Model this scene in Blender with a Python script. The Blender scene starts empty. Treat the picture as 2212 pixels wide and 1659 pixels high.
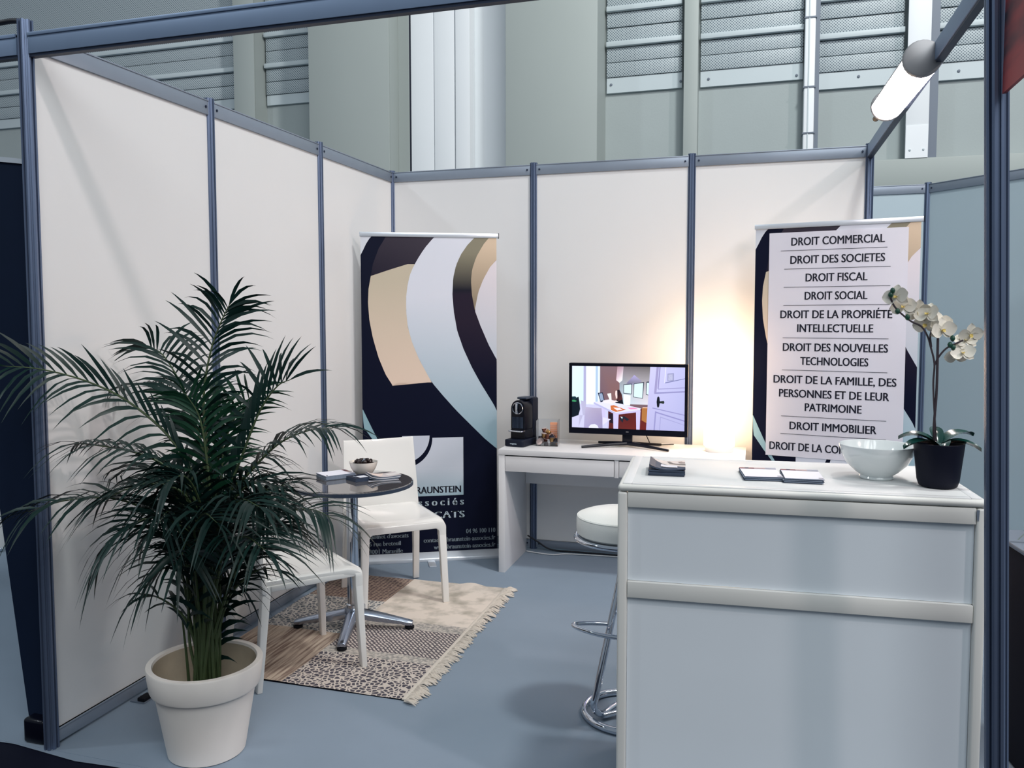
import bpy, bmesh, math, random
from mathutils import Vector, Matrix
random.seed(7)
sc = bpy.context.scene
COL = sc.collection
PI = math.pi

# ------------------------------------------------------------------ camera
W, H = 2212, 1659
cam = bpy.data.cameras.new('camera'); cam_o = bpy.data.objects.new('camera', cam); COL.objects.link(cam_o)
cam.sensor_fit = 'HORIZONTAL'; cam.sensor_width = 36.0
cam.lens = 1811.83 / W * 36.0
cam.shift_x = 31.22 / W; cam.shift_y = -30.81 / W
cam.clip_start = .05; cam.clip_end = 200
cam_o.matrix_world = (Matrix.Translation((2.36766, -5.26381, 1.5259)) @ Matrix.Rotation(.299083, 4, 'Z')
                      @ Matrix.Rotation(1.5068, 4, 'X') @ Matrix.Rotation(-.002147, 4, 'Z'))
sc.camera = cam_o

# ------------------------------------------------------------------ world, lights, exposure
def s2l(c):
    c = c / 255.0
    return c / 12.92 if c <= .04045 else ((c + .055) / 1.055) ** 2.4
def rgb(r, g, b): return (s2l(r), s2l(g), s2l(b), 1)

world = bpy.data.worlds.new('hall_air'); sc.world = world; world.use_nodes = True
bg = world.node_tree.nodes['Background']
bg.inputs[0].default_value = (.60, .70, .80, 1); bg.inputs[1].default_value = .31

def area(name, loc, target, size, power, color, size_y=None):
    l = bpy.data.lights.new(name, 'AREA'); l.energy = power; l.color = color
    l.shape = 'RECTANGLE' if size_y else 'DISK'; l.size = size
    if size_y: l.size_y = size_y
    o = bpy.data.objects.new(name, l); COL.objects.link(o); o.location = loc
    o.rotation_euler = (Vector(target) - Vector(loc)).to_track_quat('-Z', 'Y').to_euler()
    return o
area('hall_floodlight', (9.5, -6.0, 7.5), (.5, -1.5, 1.2), .5, 210, (1.0, .86, .84))
area('hall_floodlight_left', (-4.8, -5.5, 6.8), (1.2, 0, 1.2), .5, 70, (.85, .94, 1.0))
area('booth_fill_light', (5.0, -8.5, 7.5), (2.2, -2.6, .6), 5.5, 350, (.94, .98, 1.0))  # broad unseen fill, added to brighten the counter front and floor
area('hall_cladding_light', (4.2, -2.2, 7.4), (.9, 2.5, 3.0), .8, 215, (.95, .98, .96))

sc.view_settings.view_transform = 'Standard'; sc.view_settings.look = 'None'
sc.view_settings.gamma = 1.0; sc.view_settings.exposure = 0.22
try: sc.view_settings.use_curve_mapping = False
except Exception: pass

# ------------------------------------------------------------------ materials
def mat(name, col, rough=.5, metal=0.0, noise=0.0, nscale=40, bump=0.0, bscale=200, coat=0.0, spec=.5, trans=0.0, alpha=1.0, emit=None, estr=0.0, subsurf=0):
    m = bpy.data.materials.new(name); m.use_nodes = True
    nt = m.node_tree; p = nt.nodes['Principled BSDF']
    p.inputs['Base Color'].default_value = col
    p.inputs['Roughness'].default_value = rough
    p.inputs['Metallic'].default_value = metal
    p.inputs['Specular IOR Level'].default_value = spec
    p.inputs['Coat Weight'].default_value = coat
    p.inputs['Transmission Weight'].default_value = trans
    p.inputs['Alpha'].default_value = alpha
    if emit: p.inputs['Emission Color'].default_value = emit; p.inputs['Emission Strength'].default_value = estr
    tc = nt.nodes.new('ShaderNodeTexCoord')
    if noise:
        n = nt.nodes.new('ShaderNodeTexNoise'); n.inputs['Scale'].default_value = nscale; n.inputs['Detail'].default_value = 5
        nt.links.new(tc.outputs['Object'], n.inputs['Vector'])
        r = nt.nodes.new('ShaderNodeMix'); r.data_type = 'RGBA'
        r.inputs[6].default_value = tuple(max(0, c * (1 - noise)) for c in col[:3]) + (1,)
        r.inputs[7].default_value = tuple(min(1, c * (1 + noise)) for c in col[:3]) + (1,)
        nt.links.new(n.outputs['Fac'], r.inputs[0]); nt.links.new(r.outputs[2], p.inputs['Base Color'])
    if bump:
        n2 = nt.nodes.new('ShaderNodeTexNoise'); n2.inputs['Scale'].default_value = bscale
        nt.links.new(tc.outputs['Object'], n2.inputs['Vector'])
        b = nt.nodes.new('ShaderNodeBump'); b.inputs['Strength'].default_value = bump; b.inputs['Distance'].default_value = .002
        nt.links.new(n2.outputs['Fac'], b.inputs['Height']); nt.links.new(b.outputs['Normal'], p.inputs['Normal'])
    return m

def attr_mat(name, rough=.45, emission=0.0):
    m = bpy.data.materials.new(name); m.use_nodes = True
    nt = m.node_tree; p = nt.nodes['Principled BSDF']
    a = nt.nodes.new('ShaderNodeAttribute'); a.attribute_name = 'print'
    p.inputs['Roughness'].default_value = rough; p.inputs['Specular IOR Level'].default_value = .12
    if emission:
        p.inputs['Base Color'].default_value = (.01, .01, .012, 1); p.inputs['Roughness'].default_value = .2
        nt.links.new(a.outputs['Color'], p.inputs['Emission Color']); p.inputs['Emission Strength'].default_value = emission
    else: nt.links.new(a.outputs['Color'], p.inputs['Base Color'])
    return m

MT = {}
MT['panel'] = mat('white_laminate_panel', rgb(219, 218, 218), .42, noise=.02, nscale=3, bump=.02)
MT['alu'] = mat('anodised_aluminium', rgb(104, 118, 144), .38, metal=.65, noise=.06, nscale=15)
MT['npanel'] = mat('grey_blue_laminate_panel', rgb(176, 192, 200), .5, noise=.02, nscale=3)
MT['alu_dark'] = mat('aluminium_groove', rgb(40, 50, 70), .5, metal=.5)
MT['beam'] = mat('aluminium_beam', rgb(128, 148, 176), .42, metal=.35, noise=.05, nscale=12)
MT['beam_lit'] = mat('aluminium_rail', rgb(138, 148, 162), .4, metal=.35, noise=.05, nscale=12)
MT['carpet'] = mat('grey_blue_carpet', rgb(138, 152, 167), .95, noise=.07, nscale=2.5, bump=.5, bscale=900, spec=.1)
MT['hallfloor'] = mat('dark_hall_floor', rgb(12, 16, 34), .8, noise=.15, nscale=8, spec=.15)
MT['halll'] = mat('hall_plaster', rgb(169, 178, 178), .9, noise=.06, nscale=2, bump=.4, bscale=60, spec=.1)
MT['hallmetal'] = mat('hall_painted_metal', rgb(194, 205, 209), .5, noise=.03, nscale=3)
MT['hallgreen'] = mat('hall_pillar_paint', rgb(165, 173, 170), .55, noise=.03, nscale=2)
MT['hallwhite'] = mat('hall_white_duct', rgb(236, 240, 243), .45, noise=.02, nscale=3)
MT['gap'] = mat('dark_gap', rgb(14, 22, 42), .7)
MT['steelgrey'] = mat('grey_steel', rgb(108, 118, 132), .5)
MT['white_gloss'] = mat('white_gloss_plastic', rgb(232, 230, 226), .16, noise=.01, nscale=3, coat=.2)
MT['white_lac'] = mat('white_lacquer', rgb(226, 226, 226), .32, noise=.015, nscale=4)
MT['top_matt'] = mat('satin_white_counter_top', rgb(222, 223, 222), .6, noise=.02, nscale=5, spec=.3)
MT['desk'] = mat('white_desk_foil', rgb(222, 221, 222), .38, noise=.01, nscale=4)
MT['counter'] = mat('counter_white_laminate', rgb(222, 230, 236), .55, noise=.03, nscale=5, bump=.03)
MT['counter_frame'] = mat('counter_cream_frame', rgb(222, 222, 217), .35, noise=.02, nscale=6)
MT['leather'] = mat('white_leatherette', rgb(234, 235, 230), .38, bump=.15, bscale=350)
MT['chrome'] = mat('chrome', rgb(205, 212, 222), .07, metal=1)
MT['alucast'] = mat('polished_cast_aluminium', rgb(165, 174, 190), .22, metal=1, noise=.05, nscale=30)
MT['rubber'] = mat('black_rubber', rgb(10, 12, 20), .6, spec=.2)
MT['black'] = mat('black_plastic', rgb(8, 11, 24), .3, coat=.1, spec=.2)
MT['blackmat'] = mat('matt_black_plastic', rgb(20, 26, 42), .55, spec=.2)
MT['navy'] = mat('navy_fabric', rgb(10, 26, 50), .85, spec=.2, noise=.1, nscale=12)
MT['navydark'] = mat('dark_fabric', rgb(6, 9, 26), .9, spec=.2)
MT['pot'] = mat('cream_plastic_pot', rgb(242, 234, 226), .5, noise=.04, nscale=8, bump=.05)
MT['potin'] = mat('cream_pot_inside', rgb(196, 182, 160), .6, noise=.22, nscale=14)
MT['soil'] = mat('potting_soil', rgb(42, 34, 32), .95, noise=.5, nscale=80, bump=1, bscale=150)
MT['leaf'] = mat('palm_leaf', rgb(11, 38, 34), .42, spec=.3, noise=.35, nscale=12)
MT['leaf2'] = mat('palm_leaf_young', rgb(20, 56, 38), .4, spec=.3, noise=.3, nscale=12)
MT['stem'] = mat('palm_stem', rgb(62, 78, 48), .5, noise=.4, nscale=20)
MT['ceramic'] = mat('white_ceramic', rgb(224, 230, 230), .12, coat=.4)
MT['ceramic_cream'] = mat('cream_ceramic', rgb(222, 216, 208), .2, coat=.3)
MT['candy'] = mat('dark_chocolate', rgb(36, 22, 22), .2, noise=.4, nscale=60)
MT['candyfoil'] = mat('silver_foil', rgb(160, 175, 195), .25, metal=.9)
MT['orch_pot'] = mat('matt_dark_flower_pot', rgb(10, 14, 32), .55, spec=.2)
MT['petal'] = mat('white_petal', rgb(238, 232, 218), .55, noise=.03, nscale=60)
MT['lip'] = mat('yellow_orchid_lip', rgb(226, 206, 130), .5)
MT['bud'] = mat('green_bud', rgb(28, 78, 62), .45)
MT['orchstem'] = mat('brown_orchid_stem', rgb(58, 48, 56), .6)
MT['orchleaf'] = mat('glossy_orchid_leaf', rgb(20, 62, 56), .22, noise=.3, nscale=20, coat=.3)
MT['bark'] = mat('bark_chips', rgb(72, 48, 40), .9, noise=.5, nscale=120, bump=1, bscale=200)
MT['silver'] = mat('silver_banner_profile', rgb(214, 220, 228), .3, metal=.5)
MT['print'] = attr_mat('banner_print', .5)
MT['ink'] = mat('navy_ink', rgb(14, 18, 40), .6)
MT['inkw'] = mat('pale_ink', rgb(190, 205, 215), .6)
MT['screen'] = attr_mat('lit_screen', emission=1.0)
MT['paper'] = mat('white_paper', rgb(232, 232, 240), .6)
MT['papergrey'] = mat('grey_paper_edges', rgb(120, 132, 150), .7, noise=.3, nscale=200)
MT['papernavy'] = mat('navy_booklet_cover', rgb(52, 66, 88), .5, noise=.1, nscale=60)
MT['fringe'] = mat('cotton_fringe', rgb(212, 202, 190), .9, noise=.15, nscale=120)
MT['cable_b'] = mat('black_cable', rgb(12, 14, 24), .5)
MT['cable_w'] = mat('white_cable', rgb(205, 208, 210), .5)
MT['lampglass'] = mat('glowing_frosted_glass', rgb(240, 235, 225), .4, emit=(1.0, .70, .44, 1), estr=8.0)
MT['tube'] = mat('glowing_diffuser', rgb(240, 235, 230), .4, emit=(1.0, .85, .81, 1), estr=40.0)
MT['fix'] = mat('lamp_housing_grey', rgb(150, 150, 152), .4, metal=.3)
MT['brass'] = mat('cable_gland', rgb(110, 95, 72), .4, metal=.5)
MT['acrylic'] = mat('clear_acrylic', (.95, .97, 1, 1), .03, trans=1.0)
MT['orange'] = mat('orange_card', rgb(222, 150, 112), .6, noise=.1, nscale=60)
MT['cap1'] = mat('brown_capsule', rgb(110, 62, 46), .25, metal=.5)
MT['cap2'] = mat('gold_capsule', rgb(176, 134, 80), .25, metal=.6)
MT['cap3'] = mat('black_capsule', rgb(26, 22, 40), .25, metal=.4)
MT['capfoil'] = mat('capsule_foil', rgb(218, 196, 190), .4, metal=.3)
MT['smoke'] = mat('smoky_grille', rgb(48, 60, 78), .35)
MT['maroon'] = mat('dark_maroon_board', rgb(24, 10, 28), .7)
MT['lightleaf'] = mat('pale_green_leaf', rgb(88, 112, 110), .5, noise=.2, nscale=20)

def table_mat():
    m = bpy.data.materials.new('glossy_taupe_tabletop'); m.use_nodes = True
    nt = m.node_tree; p = nt.nodes['Principled BSDF']
    p.inputs['Base Color'].default_value = rgb(84, 78, 76); p.inputs['Roughness'].default_value = .06
    p.inputs['Specular IOR Level'].default_value = .9; p.inputs['Coat Weight'].default_value = 1.0
    p.inputs['Coat Roughness'].default_value = .03
    tc = nt.nodes.new('ShaderNodeTexCoord'); b = nt.nodes.new('ShaderNodeTexBrick')  # brick pattern paints a reflection into the tabletop colour
    b.inputs['Scale'].default_value = 22; b.inputs['Mortar Size'].default_value = .05
    b.inputs['Color1'].default_value = rgb(100, 95, 92); b.inputs['Color2'].default_value = rgb(108, 102, 98); b.inputs['Mortar'].default_value = rgb(80, 78, 80)
    nt.links.new(tc.outputs['Object'], b.inputs['Vector']); nt.links.new(b.outputs['Color'], p.inputs['Base Color'])
    return m
MT['table'] = table_mat()

def perf_mat():
    m = bpy.data.materials.new('perforated_metal'); m.use_nodes = True
    nt = m.node_tree; N = nt.nodes; L = nt.links; p = N['Principled BSDF']; p.inputs['Roughness'].default_value = .5
    tc = N.new('ShaderNodeTexCoord'); v = N.new('ShaderNodeTexVoronoi'); v.inputs['Randomness'].default_value = 0
    mp = N.new('ShaderNodeMapping'); mp.inputs['Scale'].default_value = (1, 0, 1); mp.inputs['Rotation'].default_value = (0, PI / 4, 0)
    L.new(tc.outputs['Object'], mp.inputs['Vector']); L.new(mp.outputs['Vector'], v.inputs['Vector']); v.inputs['Scale'].default_value = 58
    r = N.new('ShaderNodeValToRGB'); r.color_ramp.elements[0].position = .25; r.color_ramp.elements[1].position = .38
    r.color_ramp.elements[0].color = rgb(86, 102, 112); r.color_ramp.elements[1].color = rgb(184, 194, 198)
    L.new(v.outputs['Distance'], r.inputs['Fac']); L.new(r.outputs['Color'], p.inputs['Base Color'])
    return m
MT['perf'] = perf_mat()

def rug_mat(kind):
    m = bpy.data.materials.new('rug_' + kind); m.use_nodes = True
    nt = m.node_tree; N = nt.nodes; L = nt.links; p = N['Principled BSDF']; p.inputs['Roughness'].default_value = .95
    p.inputs['Specular IOR Level'].default_value = .1
    tc = N.new('ShaderNodeTexCoord'); ramp = N.new('ShaderNodeValToRGB'); e = ramp.color_ramp.elements
    warp = N.new('ShaderNodeTexNoise'); warp.inputs['Scale'].default_value = 18
    add = N.new('ShaderNodeVectorMath'); add.operation = 'MULTIPLY_ADD'; add.inputs[1].default_value = (.018, .018, .018)
    L.new(tc.outputs['Object'], warp.inputs['Vector']); L.new(warp.outputs['Color'], add.inputs[0]); L.new(tc.outputs['Object'], add.inputs[2])
    if kind == 'ornate':
        v = N.new('ShaderNodeTexVoronoi'); v.feature = 'DISTANCE_TO_EDGE'; v.inputs['Scale'].default_value = 46; L.new(add.outputs[0], v.inputs['Vector'])
        L.new(v.outputs['Distance'], ramp.inputs['Fac']); e[0].position = .09; e[1].position = .15
        e[0].color = rgb(208, 196, 186); e[1].color = rgb(84, 80, 88)
    elif kind == 'ornate_blue':
        v = N.new('ShaderNodeTexVoronoi'); v.feature = 'DISTANCE_TO_EDGE'; v.inputs['Scale'].default_value = 44; L.new(add.outputs[0], v.inputs['Vector'])
        L.new(v.outputs['Distance'], ramp.inputs['Fac']); e[0].position = .10; e[1].position = .17
        e[0].color = rgb(202, 196, 188); e[1].color = rgb(108, 112, 118)
    elif kind == 'chevron':
        mp = N.new('ShaderNodeMapping'); mp.inputs['Rotation'].default_value = (0, 0, .8); L.new(add.outputs[0], mp.inputs['Vector'])
        b = N.new('ShaderNodeTexBrick'); b.inputs['Scale'].default_value = 16; b.inputs['Mortar Size'].default_value = .07; b.inputs['Mortar Smooth'].default_value = .4
        b.inputs['Color1'].default_value = rgb(212, 200, 190); b.inputs['Color2'].default_value = rgb(196, 184, 176); b.inputs['Mortar'].default_value = rgb(92, 86, 92)
        L.new(mp.outputs['Vector'], b.inputs['Vector']); L.new(b.outputs['Color'], p.inputs['Base Color'])
        return m
    elif kind == 'stripe':
        mp = N.new('ShaderNodeMapping'); mp.inputs['Scale'].default_value = (60, 4, 1); L.new(tc.outputs['Object'], mp.inputs['Vector'])
        n = N.new('ShaderNodeTexNoise'); n.inputs['Scale'].default_value = 1.2; n.inputs['Detail'].default_value = 6; L.new(mp.outputs['Vector'], n.inputs['Vector'])
        L.new(n.outputs['Fac'], ramp.inputs['Fac']); e[0].position = .36; e[1].position = .6
        e[0].color = rgb(128, 108, 98); e[1].color = rgb(196, 178, 160)
    elif kind == 'dots':
        v = N.new('ShaderNodeTexVoronoi'); v.inputs['Scale'].default_value = 42; v.inputs['Randomness'].default_value = .3; L.new(tc.outputs['Object'], v.inputs['Vector'])
        L.new(v.outputs['Distance'], ramp.inputs['Fac']); e[0].position = .3; e[1].position = .42
        e[0].color = rgb(106, 90, 90); e[1].color = rgb(164, 144, 130)
    elif kind == 'cream':
        n = N.new('ShaderNodeTexNoise'); n.inputs['Scale'].default_value = 9; n.inputs['Detail'].default_value = 6; L.new(tc.outputs['Object'], n.inputs['Vector'])
        L.new(n.outputs['Fac'], ramp.inputs['Fac']); e[0].position = .33; e[1].position = .55
        e[0].color = rgb(172, 164, 152); e[1].color = rgb(222, 210, 198)
    else:
        n = N.new('ShaderNodeTexNoise'); n.inputs['Scale'].default_value = 70; n.inputs['Detail'].default_value = 5; L.new(tc.outputs['Object'], n.inputs['Vector'])
        L.new(n.outputs['Fac'], ramp.inputs['Fac']); e[0].position = .4; e[1].position = .62
        e[0].color = rgb(150, 146, 142); e[1].color = rgb(204, 194, 184)
    L.new(ramp.outputs['Color'], p.inputs['Base Color'])
    return m

def red_mat():
    m = bpy.data.materials.new('red_printed_sign'); m.use_nodes = True
    nt = m.node_tree; N = nt.nodes; L = nt.links; p = N['Principled BSDF']; p.inputs['Roughness'].default_value = .5
    tc = N.new('ShaderNodeTexCoord'); mp = N.new('ShaderNodeMapping'); mp.inputs['Rotation'].default_value = (.7, 0, 0); mp.inputs['Scale'].default_value = (1, 1, 4)
    n = N.new('ShaderNodeTexNoise'); n.inputs['Scale'].default_value = 2.2; n.inputs['Detail'].default_value = 3
    r = N.new('ShaderNodeValToRGB'); r.color_ramp.elements[0].position = .42; r.color_ramp.elements[1].position = .6
    r.color_ramp.elements[0].color = rgb(30, 24, 44); r.color_ramp.elements[1].color = rgb(170, 52, 56)
    L.new(tc.outputs['Object'], mp.inputs['Vector']); L.new(mp.outputs['Vector'], n.inputs['Vector']); L.new(n.outputs['Fac'], r.inputs['Fac']); L.new(r.outputs['Color'], p.inputs['Base Color'])
    return m
MT['red'] = red_mat()

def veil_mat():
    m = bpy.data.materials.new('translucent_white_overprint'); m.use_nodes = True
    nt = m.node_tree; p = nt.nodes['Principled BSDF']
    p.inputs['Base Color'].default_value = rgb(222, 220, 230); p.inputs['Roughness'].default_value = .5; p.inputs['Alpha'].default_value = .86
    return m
MT['veil'] = veil_mat()

# ------------------------------------------------------------------ builders
def link(name, me, m=None, parent=None, loc=None, rot=None, smooth=None):
    if m is not None: me.materials.append(MT[m] if isinstance(m, str) else m)
    if smooth is not None:
        me.polygons.foreach_set('use_smooth', [True] * len(me.polygons))
        me.set_sharp_from_angle(angle=math.radians(smooth))
    o = bpy.data.objects.new(name, me); COL.objects.link(o)
    if parent: o.parent = parent
    if loc is not None: o.location = loc
    if rot is not None: o.rotation_euler = rot
    return o
def tag(o, label=None, cat=None, group=None, kind=None):
    if label: o['label'] = label
    if cat: o['category'] = cat
    if group: o['group'] = group
    if kind: o['kind'] = kind
    return o
def thing(name, label, cat, loc=(0, 0, 0), rotz=0, group=None):
    o = bpy.data.objects.new(name, None); COL.objects.link(o); o.empty_display_size = .05
    o.location = loc; o.rotation_euler = (0, 0, rotz)
    return tag(o, label, cat, group)
def structure(name, loc=(0, 0, 0), rotz=0, label=None):
    o = bpy.data.objects.new(name, None); COL.objects.link(o); o.location = loc; o.rotation_euler = (0, 0, rotz)
    return tag(o, label, kind='structure')

class G:
    """collects geometry for ONE mesh"""
    def __init__(s): s.v = []; s.f = []; s.c = []
    def add(s, vs, fs, col=None):
        n = len(s.v); s.v += [tuple(p) for p in vs]; s.f += [tuple(i + n for i in f) for f in fs]
        if col is not None: s.c += (col if isinstance(col, list) else [col] * len(vs))
        return s
    def box(s, a, b, mtx=None):
        x0, y0, z0 = a; x1, y1, z1 = b
        vs = [Vector(p) for p in ((x0,y0,z0),(x1,y0,z0),(x1,y1,z0),(x0,y1,z0),(x0,y0,z1),(x1,y0,z1),(x1,y1,z1),(x0,y1,z1))]
        if mtx: vs = [mtx @ p for p in vs]
        return s.add(vs, [(0,3,2,1),(4,5,6,7),(0,1,5,4),(1,2,6,5),(2,3,7,6),(3,0,4,7)])
    def loft(s, rings, cap=True, closed=True):
        n = len(rings[0]); vs = [p for r in rings for p in r]; fs = []
        for i in range(len(rings) - 1):
            for j in range(n if closed else n - 1):
                k = (j + 1) % n
                fs.append((i*n+j, i*n+k, (i+1)*n+k, (i+1)*n+j))
        if cap:
            fs.append(tuple(range(n - 1, -1, -1))); fs.append(tuple((len(rings)-1)*n + j for j in range(n)))
        return s.add(vs, fs)
    def lathe(s, prof, seg=48, c=(0, 0, 0), cap=True):
        rings = [[(c[0] + r*math.cos(2*PI*j/seg), c[1] + r*math.sin(2*PI*j/seg), c[2] + z) for j in range(seg)] for r, z in prof]
        return s.loft(rings, cap)
    def tube(s, pts, rad, seg=10, closed=False, cap=True):
        pts = [Vector(p) for p in pts]; n = len(pts); rings = []; up = None
        for i, p in enumerate(pts):
            if closed: t = pts[(i+1) % n] - pts[i-1]
            else: t = pts[min(i+1, n-1)] - pts[max(i-1, 0)]
            t.normalize()
            if up is None: up = Vector((0,0,1)) if abs(t.z) < .9 else Vector((1,0,0))
            a = t.cross(up).normalized(); up = a.cross(t).normalized()
            r = rad[i] if isinstance(rad, (list, tuple)) else rad
            rings.append([p + a*r*math.cos(2*PI*j/seg) + up*r*math.sin(2*PI*j/seg) for j in range(seg)])
        if closed: rings.append(rings[0]); cap = False
        return s.loft(rings, cap)
    def prism(s, poly, h0, h1, axis='z', mtx=None):
        def P(p, h):
            q = {'z': (p[0], p[1], h), 'y': (p[0], h, p[1]), 'x': (h, p[0], p[1])}[axis]
            return mtx @ Vector(q) if mtx else q
        n = len(poly); vs = [P(p, h0) for p in poly] + [P(p, h1) for p in poly]
        return s.add(vs, [tuple(range(n-1, -1, -1)), tuple(range(n, 2*n))] + [(i, (i+1) % n, n+(i+1) % n, n+i) for i in range(n)])
    def mesh(s, name, bevel=0, seg=2):
        me = bpy.data.meshes.new(name); me.from_pydata(s.v, [], s.f)
        bm = bmesh.new(); bm.from_mesh(me)
        if not s.c: bmesh.ops.recalc_face_normals(bm, faces=bm.faces)
        if bevel:
            es = [e for e in bm.edges if len(e.link_faces) == 2 and e.calc_face_angle(0) > .6]
            bmesh.ops.bevel(bm, geom=es, offset=bevel, segments=seg, profile=.5, affect='EDGES', clamp_overlap=True)
        bm.to_mesh(me); bm.free()
        if s.c:
            at = me.color_attributes.new('print', 'FLOAT_COLOR', 'POINT')
            for i, c in enumerate(s.c): at.data[i].color = c
        return me
    def obj(s, name, m, parent=None, bevel=0, smooth=40, seg=2, loc=None, rot=None):
        return link(name, s.mesh(name, bevel, seg), m, parent, loc, rot, smooth)
def spline(pts, n=8):
    pts = [Vector(p) for p in pts]; out = []
    P = [2*pts[0]-pts[1]] + pts + [2*pts[-1]-pts[-2]]
    for i in range(1, len(P) - 2):
        a, b, c, d = P[i-1:i+3]
        for k in range(n):
            t = k / n
            out.append(.5*((2*b) + (c-a)*t + (2*a-5*b+4*c-d)*t*t + (3*b-a-3*c+d)*t**3))
    return out + [pts[-1]]
def copy_tree(o, parent=None):
    c = o.copy(); COL.objects.link(c)
    if parent: c.parent = parent
    for ch in list(o.children): copy_tree(ch, c)
    return c
def text_mesh(txt, x0, x1, base, cap, spacing=1.0, bold=0.0, right=None):
    """flat lettering in the XZ plane; fitted to width when x0/x1 are given"""
    cu = bpy.data.curves.new('t', 'FONT'); cu.body = txt; cu.size = 1; cu.space_character = spacing; cu.offset = bold; cu.resolution_u = 3
    o = bpy.data.objects.new('t', cu); COL.objects.link(o)
    dg = bpy.context.evaluated_depsgraph_get(); me = bpy.data.meshes.new_from_object(o.evaluated_get(dg))
    bpy.data.objects.remove(o)
    vs = [v.co.copy() for v in me.vertices]; fs = [tuple(p.vertices) for p in me.polygons]
    bpy.data.meshes.remove(me)
    mx = min(v.x for v in vs); Mx = max(v.x for v in vs)
    sy = cap / .729
    if x0 is None: sx = sy * .72; x0 = right - (Mx - mx) * sx
    elif x1 is None: sx = sy * .72
    else: sx = (x1 - x0) / (Mx - mx)
    return [(x0 + (v.x - mx)*sx, 0, base + v.y*sy) for v in vs], fs

# ------------------------------------------------------------------ hall: floor, wall behind
def simple(name, a, b, m, kind='structure', parent=None, bevel=0):
    o = G().box(a, b).obj(name, m, parent, bevel)
    if parent is None: o['kind'] = kind
    return o
simple('floor', (-14, -12, -.12), (14, 3.2, -.004), 'hallfloor')
o = simple('floor_carpet', (-9, -2.985, -.004), (9, 2.45, 0), 'carpet')
g = G()                                             # wavy cut edge of the carpet by the aisle
for i in range(120):
    xa, xb = -9 + i*.15, -9 + (i+1)*.15
    ya, yb = [-2.985 - .02 - .012*math.sin(x*5.1) - .008*math.sin(x*13) for x in (xa, xb)]
    g.add([(xa, ya, -.001), (xb, yb, -.001), (xb, -2.98, -.001), (xa, -2.98, -.001)], [(0, 1, 2, 3)])
tag(g.obj('floor_carpet_edge', 'carpet', smooth=None), kind='structure')

YH = 2.5
hw = structure('wall_hall')
simple('plaster', (-9, YH, -.1), (9, YH + .1, 6.2), 'halll', parent=hw)
bays = [(-9, -2.76), (-2.50, -1.85), (1.03, 1.70), (1.86, 2.71), (2.83, 3.49), (3.74, 9)]
for i, (xa, xb) in enumerate(bays):
    left = i < 2
    z0 = 3.80 if left else (3.68 if i == 2 else 3.67 if i == 3 else 3.54 + 0.03)
    simple('flat_band', (xa, YH - .03, z0 - .135 if not left else z0 - .10), (xb, YH, z0), 'hallmetal', parent=hw)
    zz = z0
    for k in range(7):
        hgt = .13 if k % 3 != 2 else .05
        mt = 'perf' if k % 3 != 2 else 'hallmetal'
        yo = .045 if k % 3 != 2 else .085
        if k == 3 and not left: yo = .03
        simple('perforated_strip' if mt == 'perf' else 'ledge', (xa, YH - yo, zz + .004), (xb, YH, zz + hgt), mt, parent=hw, bevel=.006)
        zz += hgt
    simple('upper_lining', (xa, YH - .04, zz + .004), (xb, YH, 6.1), 'perf', parent=hw)
simple('ledge', (3.0, YH - .16, 2.50), (9, YH, 2.80), 'hallgreen', parent=hw, bevel=.01)
simple('ledge', (2.95, YH - .17, 2.5), (2.99, YH, 2.8), 'hallgreen', parent=hw)
def pillar(name, xa, xb, p, m, label, z0=-.0, z1=6.1, mside=None):
    t = thing(name, label, 'pillar', (0, 0, 0))
    simple('front_cladding', (xa, YH - p, z0), (xb, YH - p + .02, z1), m, parent=t, bevel=.004)
    simple('side_cladding', (xa, YH - p + .021, z0), (xb, YH - .001, z1), mside or m, parent=t)
    return t
pillar('pillar', -1.79, -.95, .43, 'hallgreen', 'wide grey-green wall pillar above the left wall corner')
pillar('pillar', .187, 1.014, .43, 'hallgreen', 'wide grey-green pillar rising above the middle back panel')
pillar('pillar', -2.76, -2.52, .23, 'hallgreen', 'slim grey-green pillar above the left wall')
pillar('pillar', 1.725, 1.845, .15, 'hallgreen', 'narrow flat upright above the third back panel post')
# white vertical duct panels between the two wide pillars
du = thing('duct_casing', 'bright white vertical duct casing between the two wide pillars', 'duct')
xs = [-.945, -.935, -.675, -.668, -.462, -.445, -.297, -.204, .06, .186]
simple('duct_panel', (-.815, YH - .22, 0), (-.586, YH - .06, 6.1), 'hallwhite', parent=du, bevel=.004)
simple('duct_panel', (-.578, YH - .22, 0), (-.380, YH - .06, 6.1), 'hallwhite', parent=du, bevel=.004)
simple('duct_panel', (-.366, YH - .22, 0), (-.225, YH - .06, 6.1), 'hallwhite', parent=du, bevel=.004)
simple('duct_back', (-.95, YH - .06, 0), (.18, YH - .001, 6.1), 'hallwhite', parent=du)
simple('duct_gap', (-.832, YH - .215, 0), (-.816, YH - .061, 6.1), 'gap', parent=du)
simple('casing_return', (-.949, YH - .215, 0), (-.834, YH - .061, 6.1), 'hallgreen', parent=du)
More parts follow.
